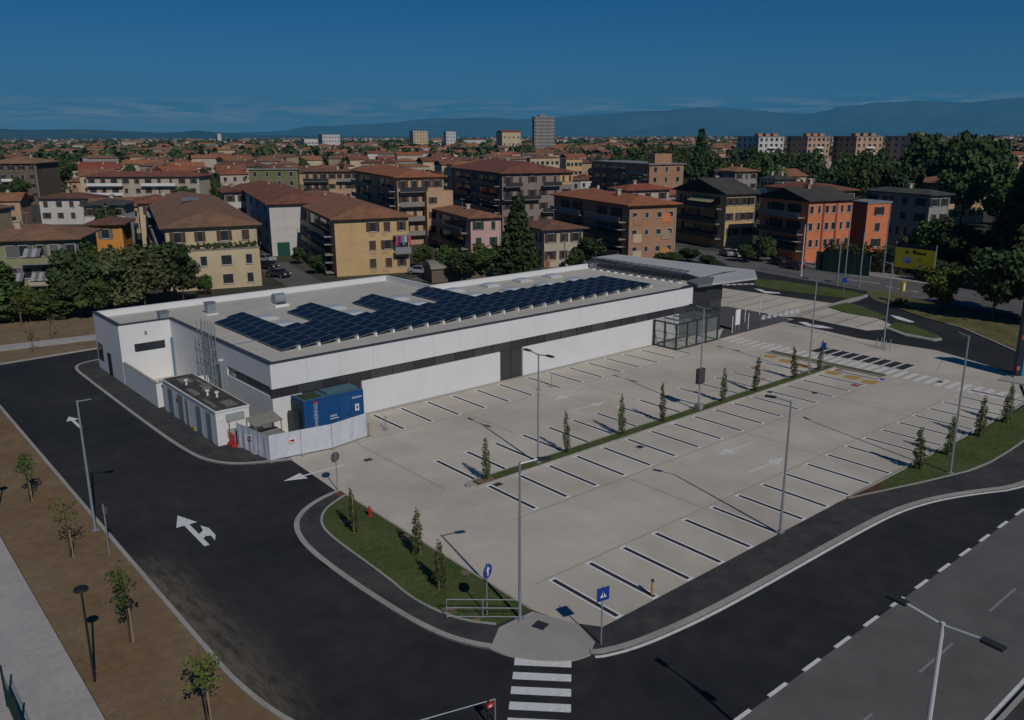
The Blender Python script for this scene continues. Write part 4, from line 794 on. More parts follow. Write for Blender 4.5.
def roof_mesh(Wd, Dp, ov, kind, slope, m, zt=.22):
    """tiled roof over a Wd x Dp plan, eaves ov wide; z = 0 at the eaves"""
    x0, x1, y0, y1 = -ov, Wd+ov, -ov, Dp+ov
    mb = MB(); w2, d2 = (x1-x0)/2, (y1-y0)/2
    if kind == 'flat':
        mb.box(x0, y0, 0, x1, y1, .35); return mb.mesh('roof', m), .35
    alongx = (x1-x0) >= (y1-y0)
    half = min(w2, d2); hgt = half*slope
    if kind == 'gablex': alongx = True; half = d2; hgt = d2*slope
    if kind == 'gabley': alongx = False; half = w2; hgt = w2*slope
    ins = half if kind == 'hip' else 0
    if kind == 'hip' and abs(w2-d2) < .3: ins = half-.15
    if alongx: r0, r1 = (x0+ins, y0+d2, hgt), (x1-ins, y0+d2, hgt)
    else: r0, r1 = (x0+w2, y0+ins, hgt), (x0+w2, y1-ins, hgt)
    c = [(x0,y0,0),(x1,y0,0),(x1,y1,0),(x0,y1,0)]
    def up(p): return (p[0],p[1],p[2]+zt)
    C = [up(p) for p in c]; R0, R1 = up(r0), up(r1)
    if alongx: top = [[C[0],C[1],R1,R0],[C[2],C[3],R0,R1],[C[1],C[2],R1],[C[3],C[0],R0]]
    else: top = [[C[1],C[2],R1,R0],[C[3],C[0],R0,R1],[C[0],C[1],R0],[C[2],C[3],R1]]
    for t in top: mb.face(t)
    if alongx: bot = [[c[1],c[0],r0,r1],[c[3],c[2],r1,r0],[c[2],c[1],r1],[c[0],c[3],r0]]
    else: bot = [[c[2],c[1],r0,r1],[c[0],c[3],r1,r0],[c[1],c[0],r0],[c[3],c[2],r1]]
    if kind == 'hip':
        mb.face([c[3],c[2],c[1],c[0]])
    else:
        for t in bot: mb.face(t)
    for i in range(4):
        j = (i+1) % 4; mb.face([c[i],c[j],C[j],C[i]])
    return mb.mesh('roof', m), hgt+zt
FOOT = []                                   # px boxes of traced buildings: (x0, x1, ytop, ybase, distance)
def place(K, h, xR, xL, ang):
    k = G(K[0], K[1], h); a = R(ang); ex = np.array([math.cos(a), math.sin(a)]); ey = np.array([-ex[1], ex[0]])
    def solve(e, tx):
        ts = np.linspace(2, 70, 681); xs = np.array([proj((k[0]+e[0]*t, k[1]+e[1]*t, h))[0] for t in ts]); return float(ts[np.argmin(abs(xs-tx))])
    return k, ex, ey, solve(ex, xR), solve(ey, xL)
def house(name, label, K, h, xR, xL, wall, roof, kind='hip', ang=-18, cat='house', slope=.235, ov=.8, colsA=4, colsB=3, floors=3, winw=1.1, winh=1.45, shut='brown', W_=None, D_=None, chim=1,
          balB=False, balA=None, skipA=(), wallB=None, fh=3.05, group=None, z0=0.9):
    k, ex, ey, Wd, Dp = place(K, h, xR, xL, ang)
    Wd = W_ or Wd; Dp = D_ or Dp
    Wd = max(Wd, 5); Dp = max(Dp, 5)
    Wi, Di = Wd-2*ov, Dp-2*ov
    o3 = k[:2]+ex*ov+ey*ov
    t = tag(empty(name, (o3[0], o3[1], 0), R(ang)), label, cat, group)
    mb = MB(); mb.box(0,0,-.1,Wi,Di,h)
    if kind in ('gablex','gabley'):
        hh = (Di/2+ov)*slope if kind == 'gablex' else (Wi/2+ov)*slope
        hh -= ov*slope
        if kind == 'gablex':
            for x in (0.0, Wi): mb.face([(x,0,h),(x,Di,h),(x,Di/2,h+hh+ov*slope)] if x else [(x,Di,h),(x,0,h),(x,Di/2,h+hh+ov*slope)])
        else:
            for y in (0.0, Di): mb.face([(Wi,y,h),(0,y,h),(Wi/2,y,h+hh+ov*slope)] if y else [(0,y,h),(Wi,y,h),(Wi/2,y,h+hh+ov*slope)])
    mb.build('wall', W[wall], t)
    rm, rh = roof_mesh(Wi, Di, ov, kind, slope, T[roof] if roof in T else M_flat)
    ro = obj('roof', rm, t, (0,0,h))
    rr = random.Random(hash(label) % 1000 if False else sum(ord(c) for c in label))
    for c in range(chim):
        cx, cy = Wi*rr.uniform(.3,.7), Di*rr.uniform(.3,.7)
        ch = MB(); ch.box(-.35,-.35,-1.2,.35,.35,1.0); ch.box(-.48,-.48,1.0,.48,.48,1.18); ch.build('chimney', W['pale'] if rr.random() < .6 else W['brick'], ro, (cx, cy, rh*.7))
    if kind != 'flat':
        ae = MB(); ae.tube((0,0,-.4),(0,0,2.0),.035,n=5)
        for q in range(4): ae.bar((-.5+.04*q,-.25+.22*q,1.9),(.5-.04*q,-.25+.22*q,1.9),.03,.03)
        ae.bar((0,-.35,1.9),(0,.6,1.9),.03,.03); ae.build('aerial', M_galv, ro, (Wi*rr.uniform(.35,.65), Di*rr.uniform(.35,.65), rh*.8))
        for q in range(2): MB().box(-.3,-.25,0,.3,.25,.22).build('roof_vent', M_rail, ro, (Wi*rr.uniform(.2,.8), Di*.22, rh*.36))
    for q in range(1 if colsA else 0): MB().tube((Wi-.25,-.08,0),(Wi-.25,-.08,h),.06,n=6).build('downpipe', M_wframe, t)
    step = fh
    for f in range(floors):
        z = h-step*(f+1)+z0
        if z < .2: break
        for c in range(colsA):
            if (f, c) in skipA: continue
            add_window(t, (Wi*(c+.5)/colsA+rr.uniform(-.15,.15), 0, z), 0, winw if (c % 3 != 1) else winw*.7, winh, shut, closed=rr.random() < .35)
        for c in range(colsB):
            add_window(t, (0, Di*(c+.5)/colsB+rr.uniform(-.2,.2), z), R(-90), winw, winh, shut if shut else None, closed=rr.random() < .35)
        if balB and f < floors:
            nb_ = max(1, colsB//2)
            for c in range(nb_):
                y0_ = Di*(c+.06)/nb_; y1_ = y0_+Di*.86/nb_  # balconies stretched wide, parapets mostly dark, to darken the shaded face
                b_ = MB().box(-1.5,y0_,z-z0+.0,0,y1_,z-z0+.16).build('balcony', M_rail, t)
                MB().box(-1.52,y0_,z-z0+.16,-1.46,y1_,z-z0+1.05).build('parapet', (M_rail, M_dark, M_dark)[int(rr.random()*3)], b_)
                for q in range(2): MB().box(-.08,y0_+(y1_-y0_)*(.12+.42*q),z-z0+.16,0,y0_+(y1_-y0_)*(.42+.42*q),z-z0+2.4).build('shade_door', M_pane, b_)  # dark door sheets added to deepen the shade on this face
                if rr.random() < .3: MB().box(-1.4,y0_+.2,z-z0+1.75,-.05,y1_-.2,z-z0+1.8).build('blind', M_awn, b_)
    if balA:
        for (f, u0, u1, m) in balA:
            z = h-step*(f+1)
            b_ = MB().box(Wi*u0,-1.3,z,Wi*u1,0,z+.16).build('balcony', M_rail, t); MB().box(Wi*u0,-1.33,z+.16,Wi*u1,-1.26,z+1.05).build('parapet', m, b_)
    pts = [proj((o3[0]+ex[0]*a_*Wi+ey[0]*b_*Di, o3[1]+ex[1]*a_*Wi+ey[1]*b_*Di, zz_)) for a_ in (0,1) for b_ in (0,1) for zz_ in (0, h+rh)]
    FOOT.append((min(p[0] for p in pts), max(p[0] for p in pts), min(p[1] for p in pts), max(p[1] for p in pts), float(np.hypot(*(o3-CAM[:2])))))
    CEN.append((o3+ex*Wi/2+ey*Di/2, max(Wi, Di)/2+3))
    return t, Wi, Di
CEN = []
def awning(t, u0, u1, z, dep=1.6, side='A', m=None):
    """sloping awning on face A (local -y) or B (local -x)"""
    n = max(3, int((u1-u0)/.45)); mb = MB()
    for i in range(n):
        a, b = u0+(u1-u0)*i/n, u0+(u1-u0)*(i+1)/n
        mb.face([(a,-dep,z-1.0),(b,-dep,z-1.0),(b,-.03,z),(a,-.03,z)], i % 2); mb.face([(a,-.03,z-.03),(b,-.03,z-.03),(b,-dep,z-1.03),(a,-dep,z-1.03)], i % 2)
    o = mb.build('awning', [m or M_awn, mat('awning stripe',(.13,.14,.16),.8) if m is None else m], t)
    if side == 'B': o.rotation_euler = (0,0,R(-90))
    return o
# --- the row nearest the building
t, a, b = house('apartment_house', 'cream apartment house with roof terrace behind the left end of the retail building', (159,229.5), 9.4, 262, 139, 'cream', 'brown', colsA=4, colsB=4, floors=3, ang=-16, chim=0, shut='brown', balB=True)
MB().box(.3,-1.5,0,a,0,6.0).build('front_block', W['cream'], t); tb = MB().box(.2,-1.6,6.0,a+.1,0,6.15).build('terrace', M_rail, t)
for c in range(4):
    for f in range(2): add_window(t, (a*(c+.5)/4, -1.5, 3.7-2.9*f), 0, 1.5 if c % 2 == 0 else .9, 1.4, None)
M_plant = mat('potted plants', (.045,.06,.02), 1, var=.4, scale=4)
for c in range(11):
    bm_ = MB(); r_ = random.Random(c)
    for q in range(14):
        x, y, z = r_.gauss(0,.35), r_.gauss(0,.12), r_.uniform(.1,.8); s_ = .22
        bm_.face([(x-s_,y,z-s_),(x+s_,y+r_.uniform(-.1,.1),z-s_*.5),(x+s_*.6,y,z+s_),(x-s_*.6,y-.1,z+s_)])
    o = bm_.build('planter', M_plant, tb, (.9+c*(a-1.6)/10,-1.35,6.15))
rf = [c for c in t.children if c.name.startswith('roof')][0]
MB().box(-1.5,-.7,0,1.5,.7,.1).build('roof_light', M_alu, rf, (a*.45,b*.45,2.2)).rotation_euler = (R(18),0,0)
t, a, b = house('apartment_house', 'yellow three storey house with laundry on its balcony behind the flat roof', (330,220.5), 9.4, 414, 280, 'yellow', 'clay', colsA=5, colsB=5, ang=-18, balB=True, skipA={(f,c) for f in range(3) for c in (0,1)}, shut='brown')
for f in range(3): MB().box(a*.46,-.06,9.4-3.05*(f+1)+.1,a*.54,0,9.4-3.05*(f+1)+.75).build('panel', W['peach'], t); MB().box(a*.62,-.06,9.4-3.05*(f+1)+.1,a*.70,0,9.4-3.05*(f+1)+.75).build('panel', W['peach'], t)
bl = MB().box(a*.78,-1.3,3.3,a*1.0,0,3.46).build('balcony', M_rail, t); MB().box(a*.78,-1.33,3.46,a*1.0,-1.27,4.5).build('parapet', M_galv, bl)
bl = MB().box(a*.78,-1.3,6.3,a*1.0,0,6.46).build('balcony', M_rail, t)
lc = [(.5,.06,.10),(.05,.05,.25),(.45,.05,.12),(.06,.30,.40),(.5,.5,.52),(.30,.05,.10),(.45,.08,.12)]
for i, c in enumerate(lc):
    x0 = a*(.79+.03*i); tag(MB().box(0,-.02,-(1.1 if i % 3 else 1.6),a*.027,.02,0).build('laundry', mat('laundry %d' % i, c, .9), None), '%s piece of hanging laundry from the left on the yellow house balcony' % ORD[i], 'laundry', 'laundry on the yellow house').matrix_world = t.matrix_basis @ Matrix.Translation((x0,-1.38,6.4))
t, a, b = house('apartment_house', 'tall white gable sided house with green garage door between cream and yellow houses', (265,205), 10.0, 306, 229, 'white', 'clay', colsA=0, colsB=5, ang=-18, chim=1, W_=13)
MB().box(1.0,-.08,0,3.4,0,2.6).build('garage_door', mat('garage green',(.01,.07,.05),.6), t)
t, a, b = house('apartment_house', 'sage green apartment house with striped awnings at the left edge', (-40,243), 9.0, 81, -60, 'green', 'brown', colsA=7, colsB=0, ang=-27, chim=1, D_=13, shut='grey')
awning(t, a*.50, a*.66, 7.9); awning(t, a*.54, a*.90, 4.6); awning(t, a*.33, a*.47, 4.6)
for f, (u0, u1) in enumerate(((.48,.95),(.52,.95))):
    z = 6.0-3.0*f; q = MB().box(a*u0,-1.4,z-.2,a*u1,0,z-.02).build('balcony', M_rail, t); MB().box(a*u0,-1.42,z-.02,a*u1,-1.36,z+.75).build('parapet', W['pale'] if f else W['green'], q)
t, a, b = house('house', 'narrow bright orange house wall beside the sage green house', (82,226), 9.0, 96, 60, 'orange', 'brown', colsA=1, colsB=0, ang=-27, D_=9, kind='hip', shut='grey', chim=0, W_=6.5)
t, a, b = house('house', 'pink plastered house with clay hip roof behind the middle of the building', (468,219), 7.5, 506, 431, 'pink', 'clay', colsA=2, colsB=3, floors=2, ang=-18, balB=True, shut='green')
t, a, b = house('house', 'small off-white house with brown hip roof and downpipe', (542,231), 6.6, 589, 522, 'pale', 'brown', colsA=3, colsB=2, floors=2, ang=-18, D_=12, shut='brown', chim=0)
MB().tube((a*.52,-.1,0),(a*.52,-.1,6.6),.07,n=6).build('downpipe', M_alu, t); MB().box(.1,-.06,.0,1.1,0,2.1).build('door', mat('terracotta door',(.32,.10,.05),.7), t)
t, a, b = house('apartment_house', 'brick apartment house with red hip roof behind the right end of the building', (628,206.5), 10.6, 683, 549, 'brick', 'red', colsA=4, colsB=4, ang=-18, balB=True, shut=None, winw=.9, winh=.9, wallB='brown')
for (u, z, c) in ((.78,7.4,'coral'),(.78,4.4,'tan'),(.78,1.2,'orange'),(.18,4.0,'cream'),(.18,1.0,'cream'),(.18,7.2,'brick')): MB().box(a*u-.9,-.09,z,a*u+.9,0,z+1.6).build('panel', W[c], t)
t, a, b = house('apartment_house', 'yellow house with grey gable roof and awning over its shaded balconies', (726,195), 11.0, 761, 672, 'yellow', 'grey', kind='gablex', slope=.27, colsA=4, colsB=3, ang=-18, balB=True, shut='brown', ov=.7)
awning(t, -b*.62, -b*.15, 10.3, 1.8, 'B', mat('ochre awning',(.33,.29,.17),.8))
t, a, b = house('apartment_house', 'orange apartment house with grey gable roof and balconies on its shaded side', (809,202), 11.0, 858, 757, 'coral', 'grey', kind='gablex', slope=.27, colsA=6, colsB=3, ang=-18, balB=True, shut=None, winw=.8, winh=1.3, ov=.6)
for u in (.32,.62): MB().box(a*u,-.12,0,a*u+.35,0,10.8).build('pilaster', mat('deep coral',(.28,.05,.035),.8), t)
t, a, b = house('house', 'narrow orange flat topped annex beside the orange apartment house', (868,204), 9.8, 887, 858, 'coral', 'flat', kind='flat', colsA=1, colsB=0, ang=-18, shut='dark', winw=1.2, D_=7, W_=6.2, ov=.15, chim=0)
t, a, b = house('apartment_house', 'grey apartment house with grey hip roof behind the yellow billboard', (931,196), 10.8, 956, 862, 'grey', 'grey', colsA=2, colsB=4, ang=-18, shut='dark', winw=1.3, ov=.7)
for f in range(3):
    q = MB().box(a,1,10.8-3.05*(f+1),a+2.6,5,10.8-3.05*(f+1)+.18).build('balcony', M_rail, t); MB().box(a,.95,10.8-3.05*(f+1)+.18,a+2.6,1.0,10.8-3.05*(f+1)+1.1).build('parapet', W['peach'], q)
# --- second row
t, a, b = house('apartment_block', 'peach apartment block with red hip roof and planted balconies', (394,178), 14.2, 448, 351, 'peach', 'red', colsA=4, colsB=4, floors=4, ang=-18, shut='brown', cat='apartment block', balB=True, balA=[(0,.03,.62,M_dark),(1,.03,.62,M_rail),(2,.03,.62,M_rail),(3,.03,.62,M_rail)])
mbx = MB().box(a*.55,-2.6,0,a*1.12,0,11.4).build('side_wing', W['peach'], t); [add_window(t, (a*.68,-2.6,8.8-3.05*f), 0, .9, 1.3, 'brown') for f in range(3)]
t, a, b = house('apartment_block', 'mauve apartment block with dark balconies and clay roof in the middle distance', (500,174), 14.2, 577, 447, 'mauve', 'clay', colsA=6, colsB=5, floors=4, ang=-20, shut='brown', cat='apartment block', balB=True, balA=[(0,.02,.26,M_dark),(0,.55,.82,M_dark),(1,.28,.52,M_dark),(2,.55,.8,M_dark),(1,.0,.2,M_dark)], chim=2)
MB().box(a*.82,-.07,11.4,a,0,14.0).build('panel', W['yellow'], t)
t, a, b = house('house', 'cream house with red hip roof between the brick house and the flat roofed block', (626,191), 10.0, 674, 606, 'pale', 'red', colsA=3, colsB=2, ang=-18, shut='brown')
t, a, b = house('apartment_block', 'flat roofed brick block with roof rail behind the red roofs', (649,165), 14.0, 686, 590, 'brick', 'flat', kind='flat', colsA=3, colsB=6, floors=4, ang=-18, shut=None, ov=.5, cat='apartment block', balB=True, chim=0)
MB().box(a*.25,2,14.3,a*.75,6,17.2).build('stair_head', W['brick'], t)
for k in range(24): MB().tube((0,b*k/23,14.35),(0,b*k/23,15.5),.04,n=4).build('rail_post', M_galv, t)
MB().bar((0,0,15.5),(0,b,15.5),.08,.08).build('roof_rail', M_galv, t)
t, a, b = house('apartment_block', 'olive flat roofed block with pale awnings left of centre', (247,170), 12.0, 298, 196, 'olive', 'flat', kind='flat', colsA=4, colsB=5, floors=4, ang=-35, shut=None, ov=.4, cat='apartment block', balB=True)
t, a, b = house('apartment_block', 'long peach block with deep balconies left of the red roofed block', (300,172), 12.0, 362, 290, 'peach', 'pale', colsA=7, colsB=2, floors=3, ang=-36, shut='brown', cat='apartment block', balA=[(0,.0,.45,M_dark),(1,.0,.45,M_dark),(2,.1,.9,M_rail),(0,.6,.9,M_rail)], slope=.22)
t, a, b = house('house', 'cream gabled house with clay roof left of the white gable sided house', (221,193), 9.6, 250, 201, 'white', 'clay', kind='gabley', colsA=2, colsB=3, ang=-18, shut='brown', D_=16)
t, a, b = house('apartment_house', 'long low house with red and clay roofs over white balconies on the left', (82,177), 10.2, 200, 70, 'pale', 'clay', colsA=10, colsB=0, floors=3, ang=-42, shut='brown', D_=11, balA=[(0,.02,.33,M_signw),(1,.02,.33,M_signw),(0,.5,.8,M_signw)], chim=3, slope=.26)
t, a, b = house('house', 'white house with dark blue tinted roof in front of the long red roofs', (78,206), 8.6, 126, 66, 'white', 'grey', colsA=4, colsB=0, floors=3, ang=-33, D_=9, shut='brown')
t, a, b = house('house', 'house with clay roof and cream gable just behind the cream terrace house', (134,204), 9.8, 182, 122, 'cream', 'clay', colsA=2, colsB=2, ang=-16, D_=14, shut='brown')
t, a, b = house('house', 'low house with brown and red roof in front of the dark trees on the left', (34,199), 6.8, 92, 20, 'white', 'brown', colsA=4, colsB=0, floors=2, ang=-38, D_=10, shut='brown')
t, a, b = house('apartment_block', 'dark brown block with broad clay roof at the upper left edge', (-18,164), 14.0, 37, -50, 'brown', 'pale', colsA=5, colsB=0, floors=4, ang=-33, D_=22, shut='dark', cat='apartment block', balA=[(1,.3,.6,M_signw),(2,.3,.6,M_signw)])
t, a, b = house('house', 'yellow house with clay hip roof beside the tall conifer on the right', (955,185), 10.0, 993, 905, 'yellow', 'clay', colsA=4, colsB=2, ang=-18, D_=18, shut='brown')
t, a, b = house('house', 'farther yellow house with clay roof partly behind the right conifer', (970,174), 10.5, 1001, 938, 'yellow', 'clay', colsA=4, colsB=2, ang=-18, D_=16, shut='green')
t, a, b = house('house', 'clay roofed house with chimneys behind the yellow gable house', (735,172), 11.5, 761, 712, 'grey', 'clay', colsA=3, colsB=2, ang=-18, shut='brown', chim=3)
t, a, b = house('house', 'grey roofed house with white dormers behind the orange house', (775,180), 11.0, 801, 756, 'white', 'grey', colsA=3, colsB=2, ang=-18, shut='brown', chim=3)
t, a, b = house('house', 'clay roofed house directly behind the orange apartment house', (822,192), 11.0, 861, 762, 'pale', 'clay', colsA=3, colsB=2, ang=-18, shut='brown', chim=2)
# --- tall blocks on the skyline: placed by distance
def block(label, xk, D, xR, xL, h, wall, floors, colsA, colsB, roof='flat', ang=-18, cat='apartment block', name='apartment_block', kind='flat', bal=False):
    p_ = at(xk, D); yk = proj((p_[0], p_[1], h))[1]
    return house(name, label, (xk, yk), h, xR, xL, wall, roof, kind=kind, ang=ang, colsA=colsA, colsB=colsB, floors=floors, shut=None, winw=1.6, winh=1.5, ov=.2, cat=cat, chim=0, fh=(h-.5)/max(floors,1),
                 balA=[(f,.35,.65,M_signw) for f in range(1, floors-2)] if bal else None)
t, a, b = block('pale concrete tower block rising alone on the skyline', 534.5, 900, 555, 532, 41.5, 'tower', 12, 9, 3, cat='tower block', name='tower_block')
MB().box(a*.3,3,41.8,a*.6,8,43.5).build('lift_head', W['tower'], t)
for i, (xk, xR, xL, w_) in enumerate(((759,785,737,'white'),(808,831,787,'peach'),(857,884,833,'peach'),(915,931,886,'pale'))):
    t, a, b = block(('white balconied slab block at the left of the skyline group','peach slab block second from the left of the skyline group','peach slab block third from the left of the skyline group','pale slab block at the right of the skyline group')[i], xk, 470, xR, xL, 21.6, w_, 7, 5, 4, bal=True)
    for j in range(3): MB().box(a*(.1+.3*j),3,21.9,a*(.1+.3*j)+3,6,23.4).build('stair_head', W['brick'], t); 
t, a, b = block('yellow block with red loggias on the skyline left of the tower', 413, 1250, 428, 409, 30, 'cream', 7, 5, 2, name='apartment_block'); 
t, a, b = block('white block with dark roof on the skyline left of the tower', 446, 1250, 456, 443, 29, 'white', 6, 3, 2)
t, a, b = block('cream gabled church-like building left of the tower', 502, 850, 521, 496, 26, 'cream', 4, 4, 2, roof='red', kind='gablex', cat='building', name='large_building')
t, a, b = block('white modern block with dark roof terraces on the left skyline', 322, 1100, 340, 318, 25, 'white', 5, 6, 2, cat='building', name='office_building')
t, a, b = block('long low white building next to the modern block on the left skyline', 304, 1100, 318, 300, 20, 'white', 3, 6, 2, cat='building', name='office_building')
t, a, b = block('teal and white terrace under a long red roof left of centre', 452, 330, 492, 446, 12, 'teal', 3, 8, 2, roof='red', kind='hip', cat='terrace', name='terrace_house')
t, a, b = block('cream terrace with clay roof in the town left of centre', 402, 340, 430, 396, 11, 'pale', 3, 6, 2, roof='clay', kind='hip', cat='terrace', name='terrace_house')
t, a, b = block('pale yellow house beneath the tower block', 566, 400, 583, 560, 12, 'yellow', 3, 4, 2, roof='clay', kind='hip', cat='house', name='house')
t, a, b = block('cream house with clay roof beneath the tower block', 530, 420, 560, 526, 12, 'cream', 3, 6, 2, roof='brown', kind='hip', cat='house', name='house')
t, a, b = block('pair of white silos far off by the left hills', 217, 2400, 221, 215.5, 31, 'white', 1, 0, 0, cat='silo', name='silo')
# ================================================================== TREES
def leafmat(n, c, c2):
    m = mat('foliage '+n, c, 0.75, var=0.35, scale=1.3, c2=c2, fac=0.5, scale2=0.5, objrand=0.25, spec=0.2)
    return m
LM = {'dark': leafmat('dark', (.036,.060,.022), (.060,.086,.030)), 'mid': leafmat('mid', (.052,.084,.022), (.078,.108,.030)), 'olive': leafmat('olive', (.074,.088,.034), (.105,.115,.048)),
      'light': leafmat('light', (.085,.120,.024), (.115,.135,.035)), 'cyp': leafmat('cypress', (.070,.094,.032), (.105,.110,.042)), 'red': leafmat('purple', (.045,.018,.018), (.06,.025,.02))}
def leaves(seed, n, size, lobes, m, up=.3, name='crown'):
    """n leaf-sized quads spread through the outer volume of several lobes (x,y,z,rx,ry,rz)"""
    r = np.random.default_rng(seed); L = np.array(lobes, float)
    vol = (L[:,3]*L[:,4]*L[:,5])**(2/3); idx = r.choice(len(L), n, p=vol/vol.sum())
    d = r.normal(size=(n,3)); d /= np.linalg.norm(d, axis=1)[:,None]
    rad = 1-np.abs(r.normal(0,.20,size=(n,1))); P = L[idx,:3]+d*rad*L[idx,3:6]*(1+.10*r.normal(size=(n,1)))
    nrm = d*.55+r.normal(size=(n,3))*.6+np.array([0,0,up]); nrm /= np.linalg.norm(nrm, axis=1)[:,None]
    a = np.cross(nrm, r.normal(size=(n,3))); a /= np.linalg.norm(a, axis=1)[:,None]; b = np.cross(nrm, a)
    s = size*r.uniform(.55,1.35,size=(n,1)); a *= s; b *= s*r.uniform(.45,.9,size=(n,1))
    V = np.stack([P-a, P-b*.9+a*.1, P+a, P+b], 1).reshape(-1,3)
    me = bpy.data.meshes.new(name); me.vertices.add(4*n); me.vertices.foreach_set('co', V.ravel())
    me.loops.add(4*n); me.loops.foreach_set('vertex_index', np.arange(4*n)); me.polygons.add(n); me.polygons.foreach_set('loop_start', np.arange(0,4*n,4)); me.polygons.foreach_set('loop_total', np.full(n,4))
    me.materials.append(m); me.update(calc_edges=True); me.validate(); return me
def lobes_round(seed, k=9, H=1.0, rr=.5, z0=.3):
    r = random.Random(seed); out = []
    for i in range(k):
        a = r.uniform(0,6.28); q = r.uniform(.15,.80)*rr; z = z0+(1-z0)*(.12+.74*r.random()); sh = 1-.55*abs((z-z0)/(1-z0)-.45)*1.5
        s = rr*r.uniform(.24,.50)*max(.5,sh); out.append((q*math.cos(a),q*math.sin(a),z*H,s,s,s*.8))
    out.append((0,0,(z0+.5*(1-z0))*H,rr*.62,rr*.62,(1-z0)*.40)); return out
def trunk_mesh(seed, H, rb, zt, limbs=5, name='trunk'):
    r = random.Random(seed); mb = MB(); p = np.array([0,0,-.1]); n = 4
    for i in range(n):
        q = np.array([r.uniform(-.03,.03)*H*(i>0), r.uniform(-.03,.03)*H*(i>0), zt*(i+1)/n]); mb.tube(p, q, rb*(1-.18*i), rb*(1-.18*(i+1)), n=7, cap=False); p = q
    for i in range(limbs):
        a = 6.28*i/limbs+r.uniform(-.4,.4); s = np.array([0,0,zt*r.uniform(.55,.98)]); e = np.array([math.cos(a)*H*.22, math.sin(a)*H*.22, zt+H*r.uniform(.1,.3)]); mb.tube(s, e, rb*.45, rb*.15, n=5, cap=False)
    return mb.mesh(name, M_trunk)
# unit trees, height 1 scaled by instance
PROTO = {}
for kind, n, size in (('dark',3400,.040),('mid',3400,.040),('olive',3200,.036),('light',2600,.036)):
    for v in range(2): PROTO[(kind,v)] = (leaves(hash_ := 11*v+len(kind)*7+n % 13, n, size, lobes_round(v*5+len(kind), 14, 1.0, .44, .18), LM[kind]), trunk_mesh(v+3, 1.0, .022, .5))
PROTO[('conifer',0)] = (leaves(5, 4200, .034, [(0,0,.10+.085*i,.30*(1-i/11.5)+.02,.30*(1-i/11.5)+.02,.06) for i in range(11)], LM['dark'], up=-.1), trunk_mesh(9, 1.0, .02, .8, 0))
PROTO[('poplar',0)] = (leaves(6, 3800, .034, [(.03*math.sin(i*2),.03*math.cos(i*3),.14+.078*i,.17*(1-abs(i-4)/9.5),.17*(1-abs(i-4)/9.5),.075) for i in range(11)], LM['mid'], up=.2), trunk_mesh(9, 1.0, .02, .7, 2))
for kind, n, size in (('dark',1700,.052),('mid',1700,.052),('olive',1500,.05),('light',1400,.05)): PROTO[(kind,'far')] = (leaves(3+len(kind), n, size, lobes_round(4+len(kind), 8, 1.0, .45, .15), LM[kind]), trunk_mesh(8, 1.0, .025, .45, 2))
TREES = []
KN = {'dark':'dark green','mid':'mid green','olive':'olive green','light':'light green','conifer':'dark conical','poplar':'slender upright'}
def tree(x, y, h, rad, kind, label, v=0, group=None, z=0, cat='tree', name='tree'):
    c, tr = PROTO[(kind, v)]
    base_r = {'conifer':.30,'poplar':.17}.get(kind, .46 if v != 'far' else .48)
    s = rad/(base_r*h)
    t = tag(empty(name, (x, y, z), rng.uniform(0,6.28)), label, cat, group)
    oc = obj('crown', c, t); oc.scale = (h*s, h*s, h); ot = obj('trunk', tr, t); ot.scale = (h*max(.6,s*.8), h*max(.6,s*.8), h)
    TREES.append((x, y)); return t
LA = {'tall':'tall','broad':'broad','small':'small'}
# grove at the left, in front of the houses
grove = [(8,323,8.0,2.3,'poplar'),(30,322,4.8,3.2,'light'),(48,321,4.2,3.0,'mid'),(63,320,6.4,1.7,'poplar'),(82,319,9.6,3.4,'dark'),(100,317,7.2,3.2,'mid'),(122,314,9.0,4.0,'olive'),(146,310,9.6,4.6,'olive'),(168,306,9.2,4.2,'dark'),(184,303,7.2,2.8,'olive'),(-14,324,8.0,3.4,'dark'),(20,319,4.2,2.8,'mid'),(60,316,3.8,2.6,'dark'),(112,313,6.0,3.0,'light'),(70,303,8.0,3.0,'dark'),(135,300,7.0,3.2,'mid'),(95,302,8.8,2.0,'poplar')]
for i, (px, py, h, r_, k) in enumerate(grove):
    x, y = G2(px, py); tree(x, y, h, r_, k, '%s tree, %s from the left in the grove beside the field' % (KN[k], ORD[sorted(g[0] for g in grove).index(px)]), v=i % 2 if k not in ('conifer','poplar') else 0, group='grove left of the building')
